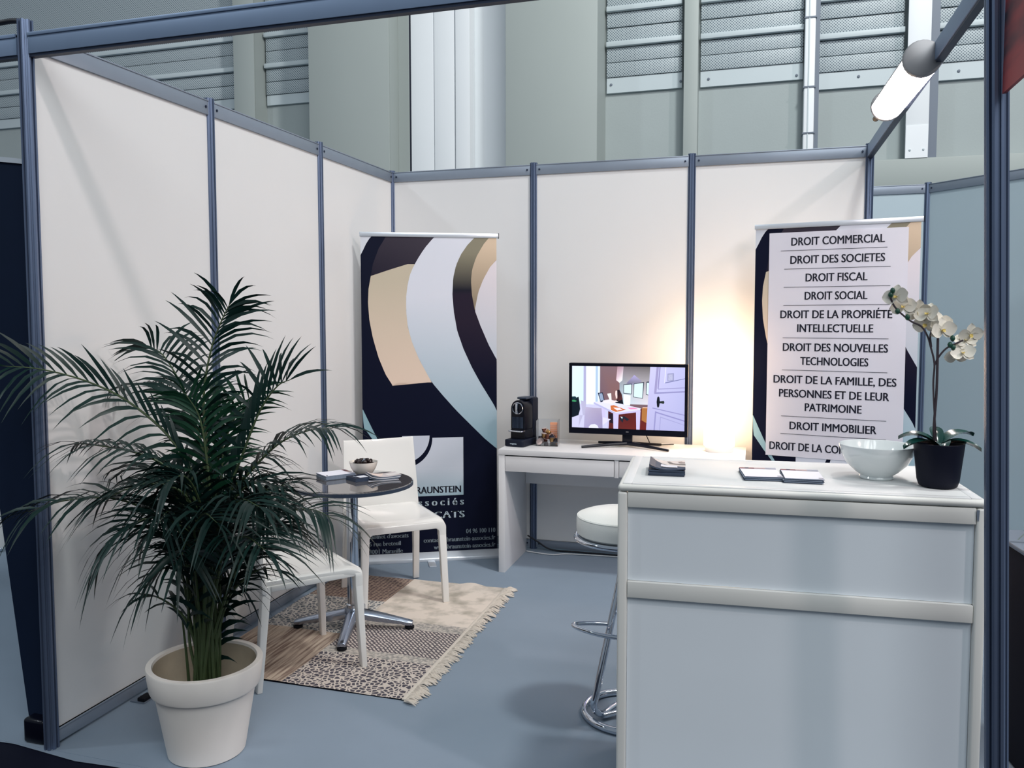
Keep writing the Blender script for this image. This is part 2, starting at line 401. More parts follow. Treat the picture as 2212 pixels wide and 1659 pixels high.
# pipe with clamps
pp = thing('conduit_trunking', 'thin pale trunking with clamps running down the hall wall', 'pipe')
simple('trunking', (2.715, YH - .15, 0), (2.80, YH - .04, 6.1), 'hallwhite', parent=pp, bevel=.012)
simple('rib', (2.745, YH - .156, 0), (2.755, YH - .15, 6.1), 'hallmetal', parent=pp)
simple('grey_rail', (2.802, YH - .12, 0), (2.835, YH - .001, 6.1), 'steelgrey', parent=pp)  # steel-grey strip along the right of the trunking
for z in (3.43, 3.05, 4.0): simple('clamp', (2.708, YH - .158, z), (2.807, YH - .03, z + .012), 'steelgrey', parent=pp)
ib = thing('steel_column', 'pale steel column with bolts behind the bright tube lamp', 'column')
simple('flange', (3.50, YH - .16, 2.80), (3.67, YH - .145, 6.1), 'hallwhite', parent=ib, bevel=.003)
simple('web', (3.672, YH - .14, 2.80), (3.735, YH - .001, 6.1), 'steelgrey', parent=ib)
simple('joint_plate', (3.502, YH - .164, 2.80), (3.668, YH - .16, 3.06), 'hallwhite', parent=ib)
for x in (3.535, 3.635):
    for z in (2.865,):
        b = G().lathe([(.009, 0), (.008, .006), (.003, .008)], 8).obj('bolt', 'hallmetal', ib, loc=(x, YH - .165, z), rot=(PI/2, 0, 0))
for x, z in ((1.07, 3.62), (1.69, 3.60), (1.93, 3.60), (2.66, 3.57), (3.15, 3.52), (3.9, 3.5)):
    G().lathe([(.012, 0), (.011, .008), (.004, .01)], 8).obj('rivet', 'steelgrey', hw, loc=(x, YH - .031, z), rot=(PI/2, 0, 0))

# ------------------------------------------------------------------ booth frame
HT = 2.49; PW = .99
def post_outline(r=.0235):
    """octagonal extrusion with an open channel in each face"""
    pts = []
    for k in range(8):
        a = PI/8 + k*PI/4; b = PI/8 + (k+1)*PI/4
        A = Vector((math.cos(a), math.sin(a)))*r; B = Vector((math.cos(b), math.sin(b)))*r
        mid = (A+B)/2; inn = mid.normalized()*(-.006 * r/.0235)
        pts += [A, A.lerp(B, .32), A.lerp(B, .36)+inn, A.lerp(B, .64)+inn, A.lerp(B, .68)]
    return [(p.x, p.y) for p in pts]
def post_mesh(r, h, z0=0): return G().prism(post_outline(r), z0, h).mesh('post')
PM = post_mesh(.0245, HT + .012)
PM.materials.append(MT['alu']); PMF = post_mesh(.0265, HT + .03); PMF.materials.append(MT['alu'])
def post(parent, x, y, me=PM):
    o = bpy.data.objects.new('post', me); COL.objects.link(o); o.parent = parent; o.location = (x, y, 0); return o
def rail(parent, a, b, z0, z1, name='rail', m='beam_lit', w=.026, screws=True):
    a = Vector(a); b = Vector(b); d = (b-a); L = d.length; ang = math.atan2(d.y, d.x)
    g = G().box((.02, -w/2, z0), (L-.02, w/2, z1)); g.box((.02, -w/2-.003, z1-.006), (L-.02, w/2+.003, z1))
    o = g.obj(name, m, parent, bevel=.0015, loc=(a.x, a.y, 0), rot=(0, 0, ang))
    if screws:
        for t in (.04, L-.04):
            for s in (-1, 1):
                q = a + d.normalized()*t + Vector((-d.y, d.x)).normalized()*s*(w/2+.001)
                sc_ = G().lathe([(.006, -.003), (.006, .003)], 8).obj('screw', 'alu_dark', parent, loc=(q.x, q.y, (z0+z1)/2), rot=(PI/2, 0, ang))
    return o
def panel(parent, a, b, z0=.055, z1=2.435, m='panel'):
    a = Vector(a); b = Vector(b); d = b-a; L = d.length
    return G().box((.012, -.004, z0), (L-.012, .004, z1)).obj('panel', m, parent, loc=(a.x, a.y, 0), rot=(0, 0, math.atan2(d.y, d.x)))

wl = structure('wall_left')
for i in range(3):
    a, b = (0, -PW*i), (0, -PW*(i+1))
    panel(wl, a, b); rail(wl, a, b, 2.425, 2.49, screws=(i != 3)); rail(wl, a, b, .012, .062, screws=False)
for i in (1, 2): post(wl, 0, -PW*i)
post(wl, 0, -PW*3, PMF)
wb = structure('wall_back')
for i in range(3):
    a, b = (PW*i, 0), (PW*(i+1), 0)
    panel(wb, a, b); rail(wb, a, b, 2.425, 2.49); rail(wb, a, b, .012, .062)
for i in range(4): post(wb, PW*i, 0)

# header beams (trim)
t1 = structure('trim_1')
for xa, xb in ((-5, 0), (0, 5.2)):
    g = G().box((xa + (.025 if xa == 0 else 0), -2.97-.016, 2.405), (xb - (.025 if xb == 0 else 0), -2.97+.016, 2.472))
    g.box((xa + (.025 if xa == 0 else 0), -2.97-.02, 2.462), (xb - (.025 if xb == 0 else 0), -2.97+.02, 2.474))
    g.obj('header_beam', 'beam', t1, bevel=.0015)
    G().box((xa + (.025 if xa == 0 else 0), -2.97-.012, 2.396), (xb - (.025 if xb == 0 else 0), -2.97+.012, 2.405)).obj('beam_slot', 'alu_dark', t1)
t2 = structure('trim_2')
g = G().box((2.97-.016, -2.95, 2.425), (2.97+.016, -.02, 2.49)); g.obj('side_beam', 'beam', t2, bevel=.0015)
G().box((2.97-.012, -2.95, 2.416), (2.97+.012, -.02, 2.425)).obj('beam_slot', 'alu_dark', t2)
# right front post, standing slightly out of plumb
t3 = structure('trim_3', (2.965, -2.985, 0))
o = bpy.data.objects.new('post', PMF); COL.objects.link(o); o.parent = t3
t3.rotation_euler = (0, -.031, 0)

# feet of the walls
fb = thing('levelling_foot', 'flat grey metal foot plate under the left wall rail', 'foot plate')
G().box((.016, -2.60, .0), (.085, -2.545, .006)).obj('plate', 'steelgrey', fb, bevel=.002)
G().box((.05, -2.60, .006), (.085, -2.545, .022)).obj('clamp', 'rubber', fb, bevel=.005)

# ------------------------------------------------------------------ neighbouring stand on the right
wn = structure('wall_right')
pts = [(2.62, 1.661), (3.562, 1.664), (4.216, .921), (4.87, .178)]
for a, b in zip(pts, pts[1:]):
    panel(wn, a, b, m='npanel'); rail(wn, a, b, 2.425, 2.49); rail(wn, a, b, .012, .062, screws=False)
for p in pts: post(wn, *p)
nb = thing('draped_table', 'black draped table standing beyond the right front post', 'table', (3.22, -1.9, 0), .0)
G().prism([(-.03, .02), (.04, -.55), (.95, -.45), (.9, .1)], 0, .735).obj('drape', 'navydark', nb, bevel=.01)
G().prism([(-.035, .03), (.035, -.56), (.96, -.46), (.91, .11)], .735, .752).obj('tabletop', 'steelgrey', nb, bevel=.004)
np_ = thing('foliage_plant', 'grassy pale green potted plant half hidden by the right front post', 'plant', (3.42, -2.03, .752))
G().lathe([(.05, 0), (.065, .1), (.06, .1), (.05, .085)], 20).obj('pot', 'blackmat', np_)
g = G()
for i in range(34):
    a = random.uniform(0, 2*PI); L_ = random.uniform(.14, .32); p0 = Vector((0, 0, .09)); dirv = Vector((math.cos(a), math.sin(a), 0))
    pts_ = [p0 + dirv*L_*t + Vector((0, 0, .22*t - .42*t*t*random.uniform(.7, 1.2))) for t in (0, .25, .5, .75, 1)]
    sd = Vector((-dirv.y, dirv.x, .2))
    for p in pts_: p.z = max(p.z, .008)
    vs = []
    for p, w in zip(pts_, (.004, .008, .009, .006, .0005)): vs += [p - sd*w, p + sd*w]
    g.add(vs, [(2*k, 2*k+1, 2*k+3, 2*k+2) for k in range(4)])
g.obj('leaves', 'lightleaf', np_)['kind'] = 'stuff'
# red sign
rs = thing('hanging_sign', 'dark red printed sign hanging at the top of the right front post', 'sign', (2.985, -3.02, 2.0))
o = G().prism([(0, 0), (-1.3, 0), (-1.3, .75), (0, .75)], -.004, .004, 'x').obj('board', 'red', rs)
rs.location = (2.908, -3.022, 2.038)

# ------------------------------------------------------------------ neighbouring stand on the left
nl = thing('navy_banner', 'tall navy banner panel leaning just outside the left front post', 'banner', (0, 0, 0))
G().prism([(-.135, .02), (-.03, .02), (-.03, 2.05), (-.40, 2.10)], -2.93, -2.915, 'y').obj('fabric', 'navy', nl)
G().prism([(-.42, 2.10), (-.03, 2.05), (-.03, 2.067), (-.42, 2.118)], -2.936, -2.91, 'y').obj('top_profile', 'silver', nl)
G().box((-.125, -2.975, .0), (-.032, -2.90, .09)).obj('base', 'black', nl, bevel=.012, seg=3)
G().box((-.085, -2.912, .1), (-.03, -2.90, 2.03)).obj('back_strip', 'navydark', nl)
lt = thing('white_table', 'white table leg with chrome ball foot at the far left edge', 'table', (-2.3, -1.08, 0))
G().box((-.06, -.03, .03), (.0, .03, .9)).obj('leg', 'white_lac', lt, bevel=.003)
G().lathe([(.002, 0), (.022, .006), (.028, .022), (.02, .034), (.002, .038)], 16, c=(-.02, 0, 0)).obj('foot', 'chrome', lt)
mb = thing('maroon_board', 'dark maroon board low behind the white table leg', 'board', (-2.5, -.6, 0))
G().box((-.5, 0, .12), (.2, .03, .62)).obj('board', 'maroon', mb, bevel=.003)
G().tube([(.17, -.02, .30), (.17, -.02, .36)], .012).obj('handle', 'chrome', mb)
G().box((-.5, .0, 0), (-.47, .03, .12)).obj('leg', 'maroon', mb); G().box((.1, .0, 0), (.13, .03, .12)).obj('leg', 'maroon', mb)
pw = structure('wall_neighbour', (0, 0, 0))
panel(pw, (-3.9, -.3), (-2.1, -.0), z1=1.2); rail(pw, (-3.9, -.3), (-2.1, 0), 1.2, 1.24, screws=False)

# cable over the beam
g = G().tube(spline([(-1.2, -2.97, 2.52), (-.45, -2.97, 2.502), (-.18, -2.965, 2.522), (-.06, -2.95, 2.532), (-.005, -2.95, 2.505), (.005, -2.94, 2.44)], 6), .009)
tag(g.obj('cable', 'cable_b'), 'black cable lying over the beam beside the left front post', 'cable')

# ------------------------------------------------------------------ tube lamp on the side beam
fx = thing('tube_lamp', 'bright tube lamp clamped along the right side beam', 'lamp', (2.905, -1.56, 2.435), 0)
fx.rotation_euler = (-.0, 0, .03)
def hcap(r, n=14, a0=0, a1=PI): return [(r*math.cos(a0+(a1-a0)*i/n), r*math.sin(a0+(a1-a0)*i/n)) for i in range(n+1)]
g = G().prism([(x, -z*1.0) for x, z in hcap(.064)], -.33, .33, 'y'); g.obj('diffuser', 'tube', fx, bevel=.006)
g = G().prism([(x, z*.5) for x, z in hcap(.065)], -.335, .335, 'y'); g.obj('housing', 'fix', fx, bevel=.004)
for s in (-1, 1):
    g = G().prism([(.066*math.cos(2*PI*k/24), .066*math.sin(2*PI*k/24)) for k in range(24)], s*.335, s*.36, 'y'); g.obj('end_cap', 'fix', fx, bevel=.008)
G().tube([(-.03, .355, -.03), (-.035, .41, -.04)], .013).obj('cable_gland', 'brass', fx)
for y in (-.25, .25): G().box((.0, y-.012, .02), (.062, y+.012, .068)).obj('bracket', 'fix', fx)

# ------------------------------------------------------------------ roll-up banners
def C(*c): return rgb(*c)
ART = []
def gradient_poly(pts, fn, y):
    ART.append((pts, fn, y))
NV = C(9, 14, 36)
def lerp(a, b, t): t = max(0, min(1, t)); return tuple(a[i]*(1-t) + b[i]*t for i in range(4))
bw, z0b, z1b = .835, .03, 2.018
dl = [(.457,2.02),(.405,1.964),(.362,1.904),(.327,1.844),(.301,1.793),(.283,1.725),(.272,1.64),(.272,1.554),(.281,1.46),(.306,1.366),(.348,1.262),(.399,1.166),(.425,1.118),(.494,1.034),(.58,.936),(.668,.846),(.765,.748),(.835,.69)]
dr = [(.708,2.02),(.655,1.967),(.612,1.906),(.581,1.838),(.563,1.76),(.558,1.657),(.566,1.554),(.587,1.433),(.626,1.32),(.678,1.206),(.731,1.109),(.802,.993),(.835,.937)]
ei = [(.796,2.02),(.752,1.968),(.707,1.89),(.681,1.813),(.674,1.744),(.68,1.657),(.697,1.562),(.732,1.467),(.785,1.344),(.835,1.253)]
gg = [(.835,1.874),(.795,1.831),(.751,1.753),(.72,1.675),(.702,1.588),(.697,1.562)]
grey = lambda p: lerp(C(150, 178, 190), C(212, 214, 224), (p[1]-.75)/.9)
def resample(pl, n=26):
    z_hi, z_lo = pl[0][1], pl[-1][1]; out = []
    for i in range(n):
        z = z_hi + (z_lo - z_hi)*i/(n-1)
        for (x0, za), (x1, zb) in zip(pl, pl[1:]):
            if za >= z >= zb: out.append((x0 + (x1-x0)*(za-z)/max(1e-6, za-zb), z)); break
        else: out.append(pl[-1])
    return out
def art_mesh():
    """the printed artwork as one flat mesh; every layer a hair in front of the one below"""
    g = G()
    def poly(pts, fn, lay):
        g.add([(p[0], -.0004*lay, p[1]) for p in pts], [tuple(range(len(pts)))], [fn(p) if callable(fn) else fn for p in pts])
    def strip(A, B, fn, lay, n=26):
        A = resample(A, n); B = resample(B, n)
        for i in range(n-1): poly([A[i], A[i+1], B[i+1], B[i]], fn, lay)
    poly([(0, z0b), (bw, z0b), (bw, z1b), (0, z1b)], NV, 0)
    poly([(0, z1b), (0, 1.896), (.015, 1.925), (.033, 1.963), (.052, 1.993), (.075, z1b)], C(205, 208, 216), 1)
    poly([(.159,2.018),(.452,2.018),(.405,1.964),(.362,1.904),(.327,1.844),(.284,1.844),(.174,1.809),(.06,1.77),(.073,1.842),(.108,1.935)], lambda p: lerp(C(30, 26, 42), C(62, 56, 66), (p[1]-1.77)/.25*.6 + p[0]), 1)
    beL = [(.06,1.844),(.05,1.76),(.045,1.69),(.041,1.605),(.048,1.504),(.068,1.393),(.101,1.273),(.142,1.17),(.184,1.099)]
    # beige sweep between left arc and the grey sweep, cut at top and foot by slanting edges
    cu = lambda p: lerp(C(226, 202, 184), C(192, 180, 160), (p[1]-1.1)/.65)
    L1 = [(.06,1.77),(.045,1.69),(.041,1.605),(.048,1.504),(.068,1.393),(.101,1.273),(.142,1.17),(.178,1.112)]
    R1 = [(.31,1.815),(.301,1.793),(.283,1.725),(.272,1.64),(.272,1.554),(.281,1.46),(.306,1.366),(.348,1.262),(.399,1.166),(.425,1.118)]
    R1b = [p for p in R1 if p[1] <= 1.77] ; R1b = [(.295, 1.77)] + R1b
    strip(L1, R1b, cu, 2)
    poly([(.06,1.77),(.295,1.77),(.327,1.844),(.284,1.844),(.174,1.809)], cu, 2)
    poly([(.178,1.112),(.425,1.118),(.425,1.116),(.218,1.116),(.184,1.099)], cu, 2)
    n = 40
    A = resample(dl, n); B = resample(dr + [(.835, .69)], n)
    for i in range(n-1): poly([A[i], A[i+1], B[i+1], B[i]], grey, 3)
    dark = lambda p: lerp(C(10, 14, 34), C(134, 128, 110), (p[1]-1.68)/.24) if p[1] > 1.68 else lerp(C(8, 13, 36), C(36, 28, 44), (p[1]-1.1)/.4)
    A = resample(dr, n); B = resample(ei + [(.835, .937)], n)
    for i in range(n-1): poly([A[i], A[i+1], B[i+1], B[i]], dark, 4)
    bei = lambda p: lerp(C(128, 116, 98), C(206, 184, 160), (p[1]-1.56)/.4)
    A = resample(ei[:7], 20); B = resample([(.835, 2.02), (.835, 1.874)] + gg[1:], 20)
    for i in range(19): poly([A[i], A[i+1], B[i+1], B[i]], bei, 5)
    A = resample(gg + ei[7:], 30)
    for i in range(29): poly([A[i], A[i+1], (.835, A[i+1][1]), (.835, A[i][1])], lambda p: lerp(C(188, 194, 204), C(214, 206, 212), (p[1]-1.3)/.5), 5)
    strip([(0,.955),(.006,.845),(.07,.754),(.12,.69)], [(.003,.955),(.052,.848),(.097,.754),(.135,.69)], C(140, 172, 182), 3, 8)
    # logo: pale square with a curved cut
    q = [(.24+.17*math.cos(-a), .785+.17*math.sin(-a)) for a in [i*PI/2/16 for i in range(17)]]
    for i in range(16): poly([(.24, .785), q[i], q[i+1]], C(202, 206, 218), 6)
    q2 = [(.24+.187*math.cos(a), .770-.187*math.sin(a)) for a in [i*PI/2/16 for i in range(17)]]
    for i in range(16): poly([q2[i+1], q2[i], (.621, q2[i][1]), (.621, q2[i+1][1])], lambda p: lerp(C(170, 188, 198), C(206, 210, 220), (p[1]-.4)/.2), 6)
    poly([(.24,.583),(.621,.583),(.621,.404),(.24,.404)], lambda p: lerp(C(160, 184, 194), C(206, 210, 220), (p[1]-.4)/.18), 6)
    return g
artm = art_mesh().mesh('artwork'); artm.materials.append(MT['print'])
LT = G()
WT = G()
def put(gm, y, *a, **k):
    bold = k.pop('bold', .004); k['bold'] = 0
    vs, fs = text_mesh(*a, **k)
    for dx in (-bold*.22, 0, bold*.22): gm.add([(x+dx, y - .00004*(dx != 0), z) for x, _, z in vs], fs)
put(LT, -.0036, 'BRAUNSTEIN', .296, .604, .4215, .0445, bold=.010)
put(WT, -.0036, '& associés', .200, .621, .342, .048, spacing=1.55, bold=.010)
put(WT, -.0036, 'AVOCATS', .262, .625, .261, .044, spacing=1.12, bold=.012)
for t, x1, b in (("Cabinet d'avocats", .273, .149), ('16 rue breteuil', .225, .102), ('13001 Marseille', .237, .054)):
    put(WT, -.0036, t, .018, x1, b, .029, bold=.0022)
put(WT, -.0036, '04 96 100 110', .637, .823, .157, .030, bold=.0022)
put(WT, -.0036, 'contact@braunstein-associes.fr', .369, .823, .110, .030, bold=.0022)
put(WT, -.0036, 'www.braunstein-associes.fr', .432, .823, .064, .030, bold=.0022)
inkm = LT.mesh('logo_lettering'); inkm.materials.append(MT['ink'])
whm = WT.mesh('white_lettering'); whm.materials.append(MT['inkw'])
def mk(name, me, parent):
    o = bpy.data.objects.new(name, me); COL.objects.link(o); o.parent = parent; return o
def banner(label, p0, p1):
    d = Vector(p1) - Vector(p0)
    t = thing('roll_up_banner', label, 'banner', (p0[0], p0[1], 0), math.atan2(d.y, d.x), 'roll-up banners of the stand')
    G().box((0, 0, .03), (bw, .002, 2.02)).obj('sheet', 'white_lac', t)
    mk('artwork', artm, t).location = (0, -.0012, 0)
    mk('lettering', whm, t); mk('logo_lettering', inkm, t)
    g = G().prism([(-.055+.0*1, .0), (.03, .0), (.035, .02), (.02, .045), (-.006, .05), (-.05, .02)], -.012, bw+.012, 'x')
    g.obj('base_housing', 'silver', t, bevel=.004)
    g = G().box((-.006, -.008, 2.008), (bw+.012, .012, 2.036)); g.obj('top_rail', 'silver', t, bevel=.003)
    G().box((bw+.0122, -.009, 2.006), (bw+.015, .013, 2.038)).obj('end_cap', 'blackmat', t)
    G().box((bw*.5-.03, -.17, 0), (bw*.5+.015, .12, .008)).obj('foot', 'silver', t, bevel=.003)
    G().tube([(bw/2, .018, .04), (bw/2, .018, 2.01)], .006).obj('support_pole', 'silver', t)
    return t
b1 = banner('roll-up banner with curved artwork, standing in the left corner behind the white chair', (.07, -.622), (.811, -.242))
b2 = banner('roll-up banner with a white list of legal fields, behind the counter', (2.356, -.268), (3.17, -.432))
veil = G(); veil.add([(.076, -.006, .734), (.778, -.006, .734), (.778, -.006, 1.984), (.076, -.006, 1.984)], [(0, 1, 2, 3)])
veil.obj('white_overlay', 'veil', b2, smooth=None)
TX = [('DROIT COMMERCIAL', .195, .665, 1.911), ('DROIT DES SOCIETES', .192, .668, 1.811), ('DROIT FISCAL', .274, .585, 1.712), ('DROIT SOCIAL', .271, .587, 1.612),
      ('DROIT DE LA PROPRIÉTÉ', .144, .710, 1.510), ('INTELLECTUELLE', .235, .620, 1.434), ('DROIT DES NOUVELLES', .161, .694, 1.328), ('TECHNOLOGIES', .255, .600, 1.252),
      ('DROIT DE LA FAMILLE, DES', .114, .739, 1.148), ('PERSONNES ET DE LEUR', .145, .706, 1.070), ('PATRIMOINE', .284, .573, .996), ('DROIT IMMOBILIER', .205, .649, .889),
      ('DROIT DE LA CONSTRUCTION', .098, .760, .770)]
for t, x0, x1, b in TX:
    g = G(); put(g, -.0072, t, x0, x1, b, .046, bold=.0065); g.obj('lettering', 'ink', b2, smooth=None)
for x0, x1, z in ((.139, .679, 1.884), (.159, .697, 1.783), (.158, .698, 1.682), (.158, .698, 1.582), (.158, .696, 1.401), (.157, .695, 1.221), (.157, .696, .962), (.155, .697, .862)):
    G().box((x0, -.0075, z-.0011), (x1, -.007, z+.0011)).obj('divider_line', 'ink', b2, smooth=None)

# ------------------------------------------------------------------ desk
DZ = .74
dk = thing('desk', 'white writing desk with two drawers against the back wall', 'desk', (.922, -.565, 0))
DW, DD = 1.40, .50
G().box((0, 0, DZ-.032), (DW, DD, DZ)).obj('desktop', 'desk', dk, bevel=.0015)
G().box((0, .005, 0), (.038, DD, DZ-.033)).obj('side_panel', 'desk', dk, bevel=.001)
G().box((DW-.038, .005, 0), (DW, DD, DZ-.033)).obj('side_panel', 'desk', dk, bevel=.001)
G().box((.04, .03, .605), (DW-.04, DD-.01, .612)).obj('drawer_carcass', 'desk', dk)
G().box((.04, DD-.03, .45), (DW-.04, DD-.012, DZ-.034)).obj('back_panel', 'desk', dk)
mid = DW/2
G().box((mid-.012, .006, .605), (mid+.012, DD-.04, DZ-.034)).obj('divider', 'desk', dk, bevel=.001)
for x0, x1 in ((.041, mid-.015), (mid+.015, DW-.041)):
    G().box((x0, .006, .61), (x1, .024, DZ-.04)).obj('drawer', 'desk', dk, bevel=.001)
    G().box((x0, .03, DZ-.041), (x1, .05, DZ-.034)).obj('drawer_gap', 'gap', dk)
# cables under desk
g = G().tube(spline([(.97, -.10, .006), (1.05, -.12, .006), (1.15, -.13, .006), (1.26, -.085, .006), (1.6, -.06, .006), (2.2, -.055, .006)], 8), .004)
tag(g.obj('cable', 'cable_w'), 'thin white cable on the floor under the desk', 'cable')
g = G().tube(spline([(.965, -.06, .10), (1.03, -.05, .06), (1.12, -.04, .012), (1.3, -.035, .008), (1.7, -.03, .008), (2.2, -.03, .008)], 8), .005)
tag(g.obj('cable', 'cable_b'), 'black cable running along the foot of the back wall', 'cable')

# ------------------------------------------------------------------ television
tv = thing('television', 'flat black television showing an office scene, on the white desk', 'television', (1.64, -.27, DZ), 0)
tw, th, zb = .708, .428, .074
G().box((-tw/2, -.012, zb), (tw/2, .028, zb+th)).obj('housing', 'black', tv, bevel=.006, seg=3)
bz = .018
g = G()
x0, x1, y0, y1 = -tw/2, tw/2, zb, zb+th; sx0, sx1, sy0, sy1 = x0+.019, x1-.019, zb+.036, y1-.018
for a, b in (((x0, y0), (x1, sy0)), ((x0, sy1), (x1, y1)), ((x0, sy0), (sx0, sy1)), ((sx1, sy0), (x1, sy1))):
    g.box((a[0]+.001, -.017, a[1]+.001), (b[0]-.001, -.011, b[1]-.001))
g.obj('bezel', 'black', tv)
S = G()
def sp(pts, col, lay=1, col2=None):
    vs = [(sx0 + u*(sx1-sx0), -.0125-.00012*lay, sy1 - v*(sy1-sy0)) for u, v in pts]
    n = len(pts)
    cs = [rgb(*col)]*n if not isinstance(col, list) else [rgb(*c) for c in col]
    S.add(vs, [tuple(range(n))], cs)
def R4(a, b, c, d): return [(a, b), (c, b), (c, d), (a, d)]
sp(R4(0, 0, 1, 1), (120, 96, 104), 0)
sp(R4(0, 0, .11, .62), [(226, 235, 255), (222, 240, 255), (214, 246, 248), (220, 248, 250)])
sp(R4(.105, 0, .128, .64), (176, 176, 214), 2)
sp(R4(.128, 0, .215, .62), (238, 250, 255), 2)
sp(R4(.215, 0, .235, .6), (176, 202, 232), 3); sp(R4(.235, 0, .255, .6), (228, 238, 255), 3)
sp(R4(.255, 0, .43, .58), [(128, 104, 112), (130, 104, 112), (136, 96, 92), (112, 92, 108)], 2)
sp(R4(.43, 0, .70, .60), [(118, 108, 116), (108, 104, 104), (226, 222, 232), (190, 214, 228)], 2)
sp([(.41, 0), (.465, 0), (.455, .22), (.43, .26), (.40, .22)], [(176, 140, 150), (186, 158, 176), (250, 244, 255), (255, 250, 250), (232, 206, 220)], 3)
sp([(.49, .27), (.56, .13), (.63, .23), (.57, .30)], [(120, 118, 146), (178, 170, 220), (150, 146, 170), (170, 170, 200)], 3)
for a, b in (([(.465, .285), (.54, .27), (.538, .44), (.465, .43)], [(.47, .295), (.535, .282), (.533, .43), (.47, .42)]),
             ([(.558, .265), (.648, .24), (.637, .505), (.552, .485)], [(.562, .275), (.64, .255), (.632, .495), (.557, .478)]),
             ([(.668, .235), (.69, .23), (.686, .45), (.664, .44)], [(.673, .25), (.69, .25), (.686, .44), (.669, .43)])):
    sp(a, (44, 46, 66), 4); sp(b, (216, 240, 248), 5)
sp([(0, .62), (.33, .58), (.40, .66), (.42, 1), (0, 1)], (206, 206, 240), 2)
sp([(.33, .7), (.68, .66), (.68, 1), (.33, 1)], [(74, 24, 28), (96, 40, 32), (110, 34, 28), (92, 36, 34)], 4)
sp([(.0, .50), (.035, .52), (.06, .50), (.07, .60), (.075, .70), (.06, .80), (0, .84)], (6, 22, 34), 5)
sp([(.0, .555), (.02, .55), (.045, .57), (.03, .585), (.0, .58)], (60, 150, 100), 6); sp([(.0, .50), (.03, .495), (.05, .53), (.03, .545), (.0, .53)], (20, 50, 60), 6)
sp([(.08, .56), (.13, .58), (.125, .80), (.07, .80), (.06, 1), (.10, .8)], (186, 184, 216), 6)
sp([(.2, .58), (.31, .55), (.62, .66), (.615, .69), (.40, .745)], (226, 226, 255), 6)
sp([(.2, .58), (.40, .745), (.40, .775), (.2, .61)], (186, 186, 228), 7); sp([(.40, .745), (.615, .685), (.62, .715), (.40, .775)], (204, 196, 240), 7)
for a in ([(.375, .75), (.425, .745), (.42, 1), (.378, 1)], [(.578, .70), (.618, .69), (.612, 1), (.582, 1)], [(.27, .66), (.305, .7), (.305, .86), (.275, .86)]): sp(a, (206, 198, 244), 8)
sp([(.35, .63), (.38, .62), (.49, .69), (.40, .73), (.355, .70)], (206, 112, 62), 8); sp([(.375, .66), (.43, .66), (.46, .69), (.41, .705)], (238, 226, 232), 9)
sp([(.50, .655), (.56, .65), (.60, .67), (.53, .68)], (236, 150, 196), 9)
sp([(.465, .44), (.53, .46), (.525, .62), (.47, .61)], (240, 252, 250), 7)
sp([(.235, .43), (.28, .42), (.298, .55), (.262, .585)], (24, 34, 58), 8); sp([(.245, .44), (.275, .435), (.290, .54), (.262, .56)], (148, 166, 196), 9)
sp([(.32, .44), (.355, .43), (.36, .54), (.345, .55)], (248, 250, 250), 8); sp([(.28, .55), (.34, .53), (.41, .56), (.36, .60), (.29, .59)], (236, 232, 246), 8)
sp([(.41, .375), (.43, .37), (.45, .44), (.46, .52), (.42, .56), (.405, .44)], [(34, 22, 34), (40, 26, 36), (74, 40, 46), (90, 46, 44), (80, 40, 44), (30, 20, 30)], 10)
sp([(.395, .39), (.41, .385), (.412, .50), (.40, .52), (.392, .44)], (244, 220, 218), 11)
sp([(.43, .47), (.452, .45), (.466, .60), (.40, .585), (.375, .56), (.41, .53)], (8, 10, 24), 9)
sp([(.34, .56), (.40, .545), (.42, .56), (.37, .585)], (240, 226, 228), 12)
sp([(.335, .76), (.38, .76), (.38, .92), (.34, .90)], (30, 18, 34), 7)
sp([(.43, .82), (.47, .79), (.52, .84), (.50, .87), (.47, .83), (.46, .90), (.44, .86)], (26, 34, 48), 7); sp([(.44, .80), (.46, .81), (.455, .84)], (210, 230, 240), 8)
sp([(.63, .655), (.685, .65), (.68, .90), (.628, .85)], (176, 116, 62), 8); sp([(.64, .64), (.69, .64), (.69, .655), (.632, .655)], (240, 196, 170), 9)
sp([(.125, .66), (.20, .675), (.27, .675), (.278, .84), (.28, 1), (.11, 1), (.115, .82)], [(190, 182, 214), (178, 168, 198), (176, 166, 196), (160, 150, 188), (158, 150, 190), (170, 164, 204), (176, 170, 206)], 9)
sp([(.155, .98), (.175, .945), (.21, .935), (.235, .96), (.245, 1), (.155, 1)], (228, 230, 255), 10)
sp([(.28, .82), (.355, .85), (.28, .95)], (222, 218, 248), 10); sp([(.325, .88), (.34, .86), (.335, 1), (.325, 1)], (200, 194, 232), 10)
sp([(.70, 0), (1, 0), (1, 1), (.668, 1)], [(206, 204, 244), (190, 192, 236), (176, 178, 224), (184, 182, 226)], 12)
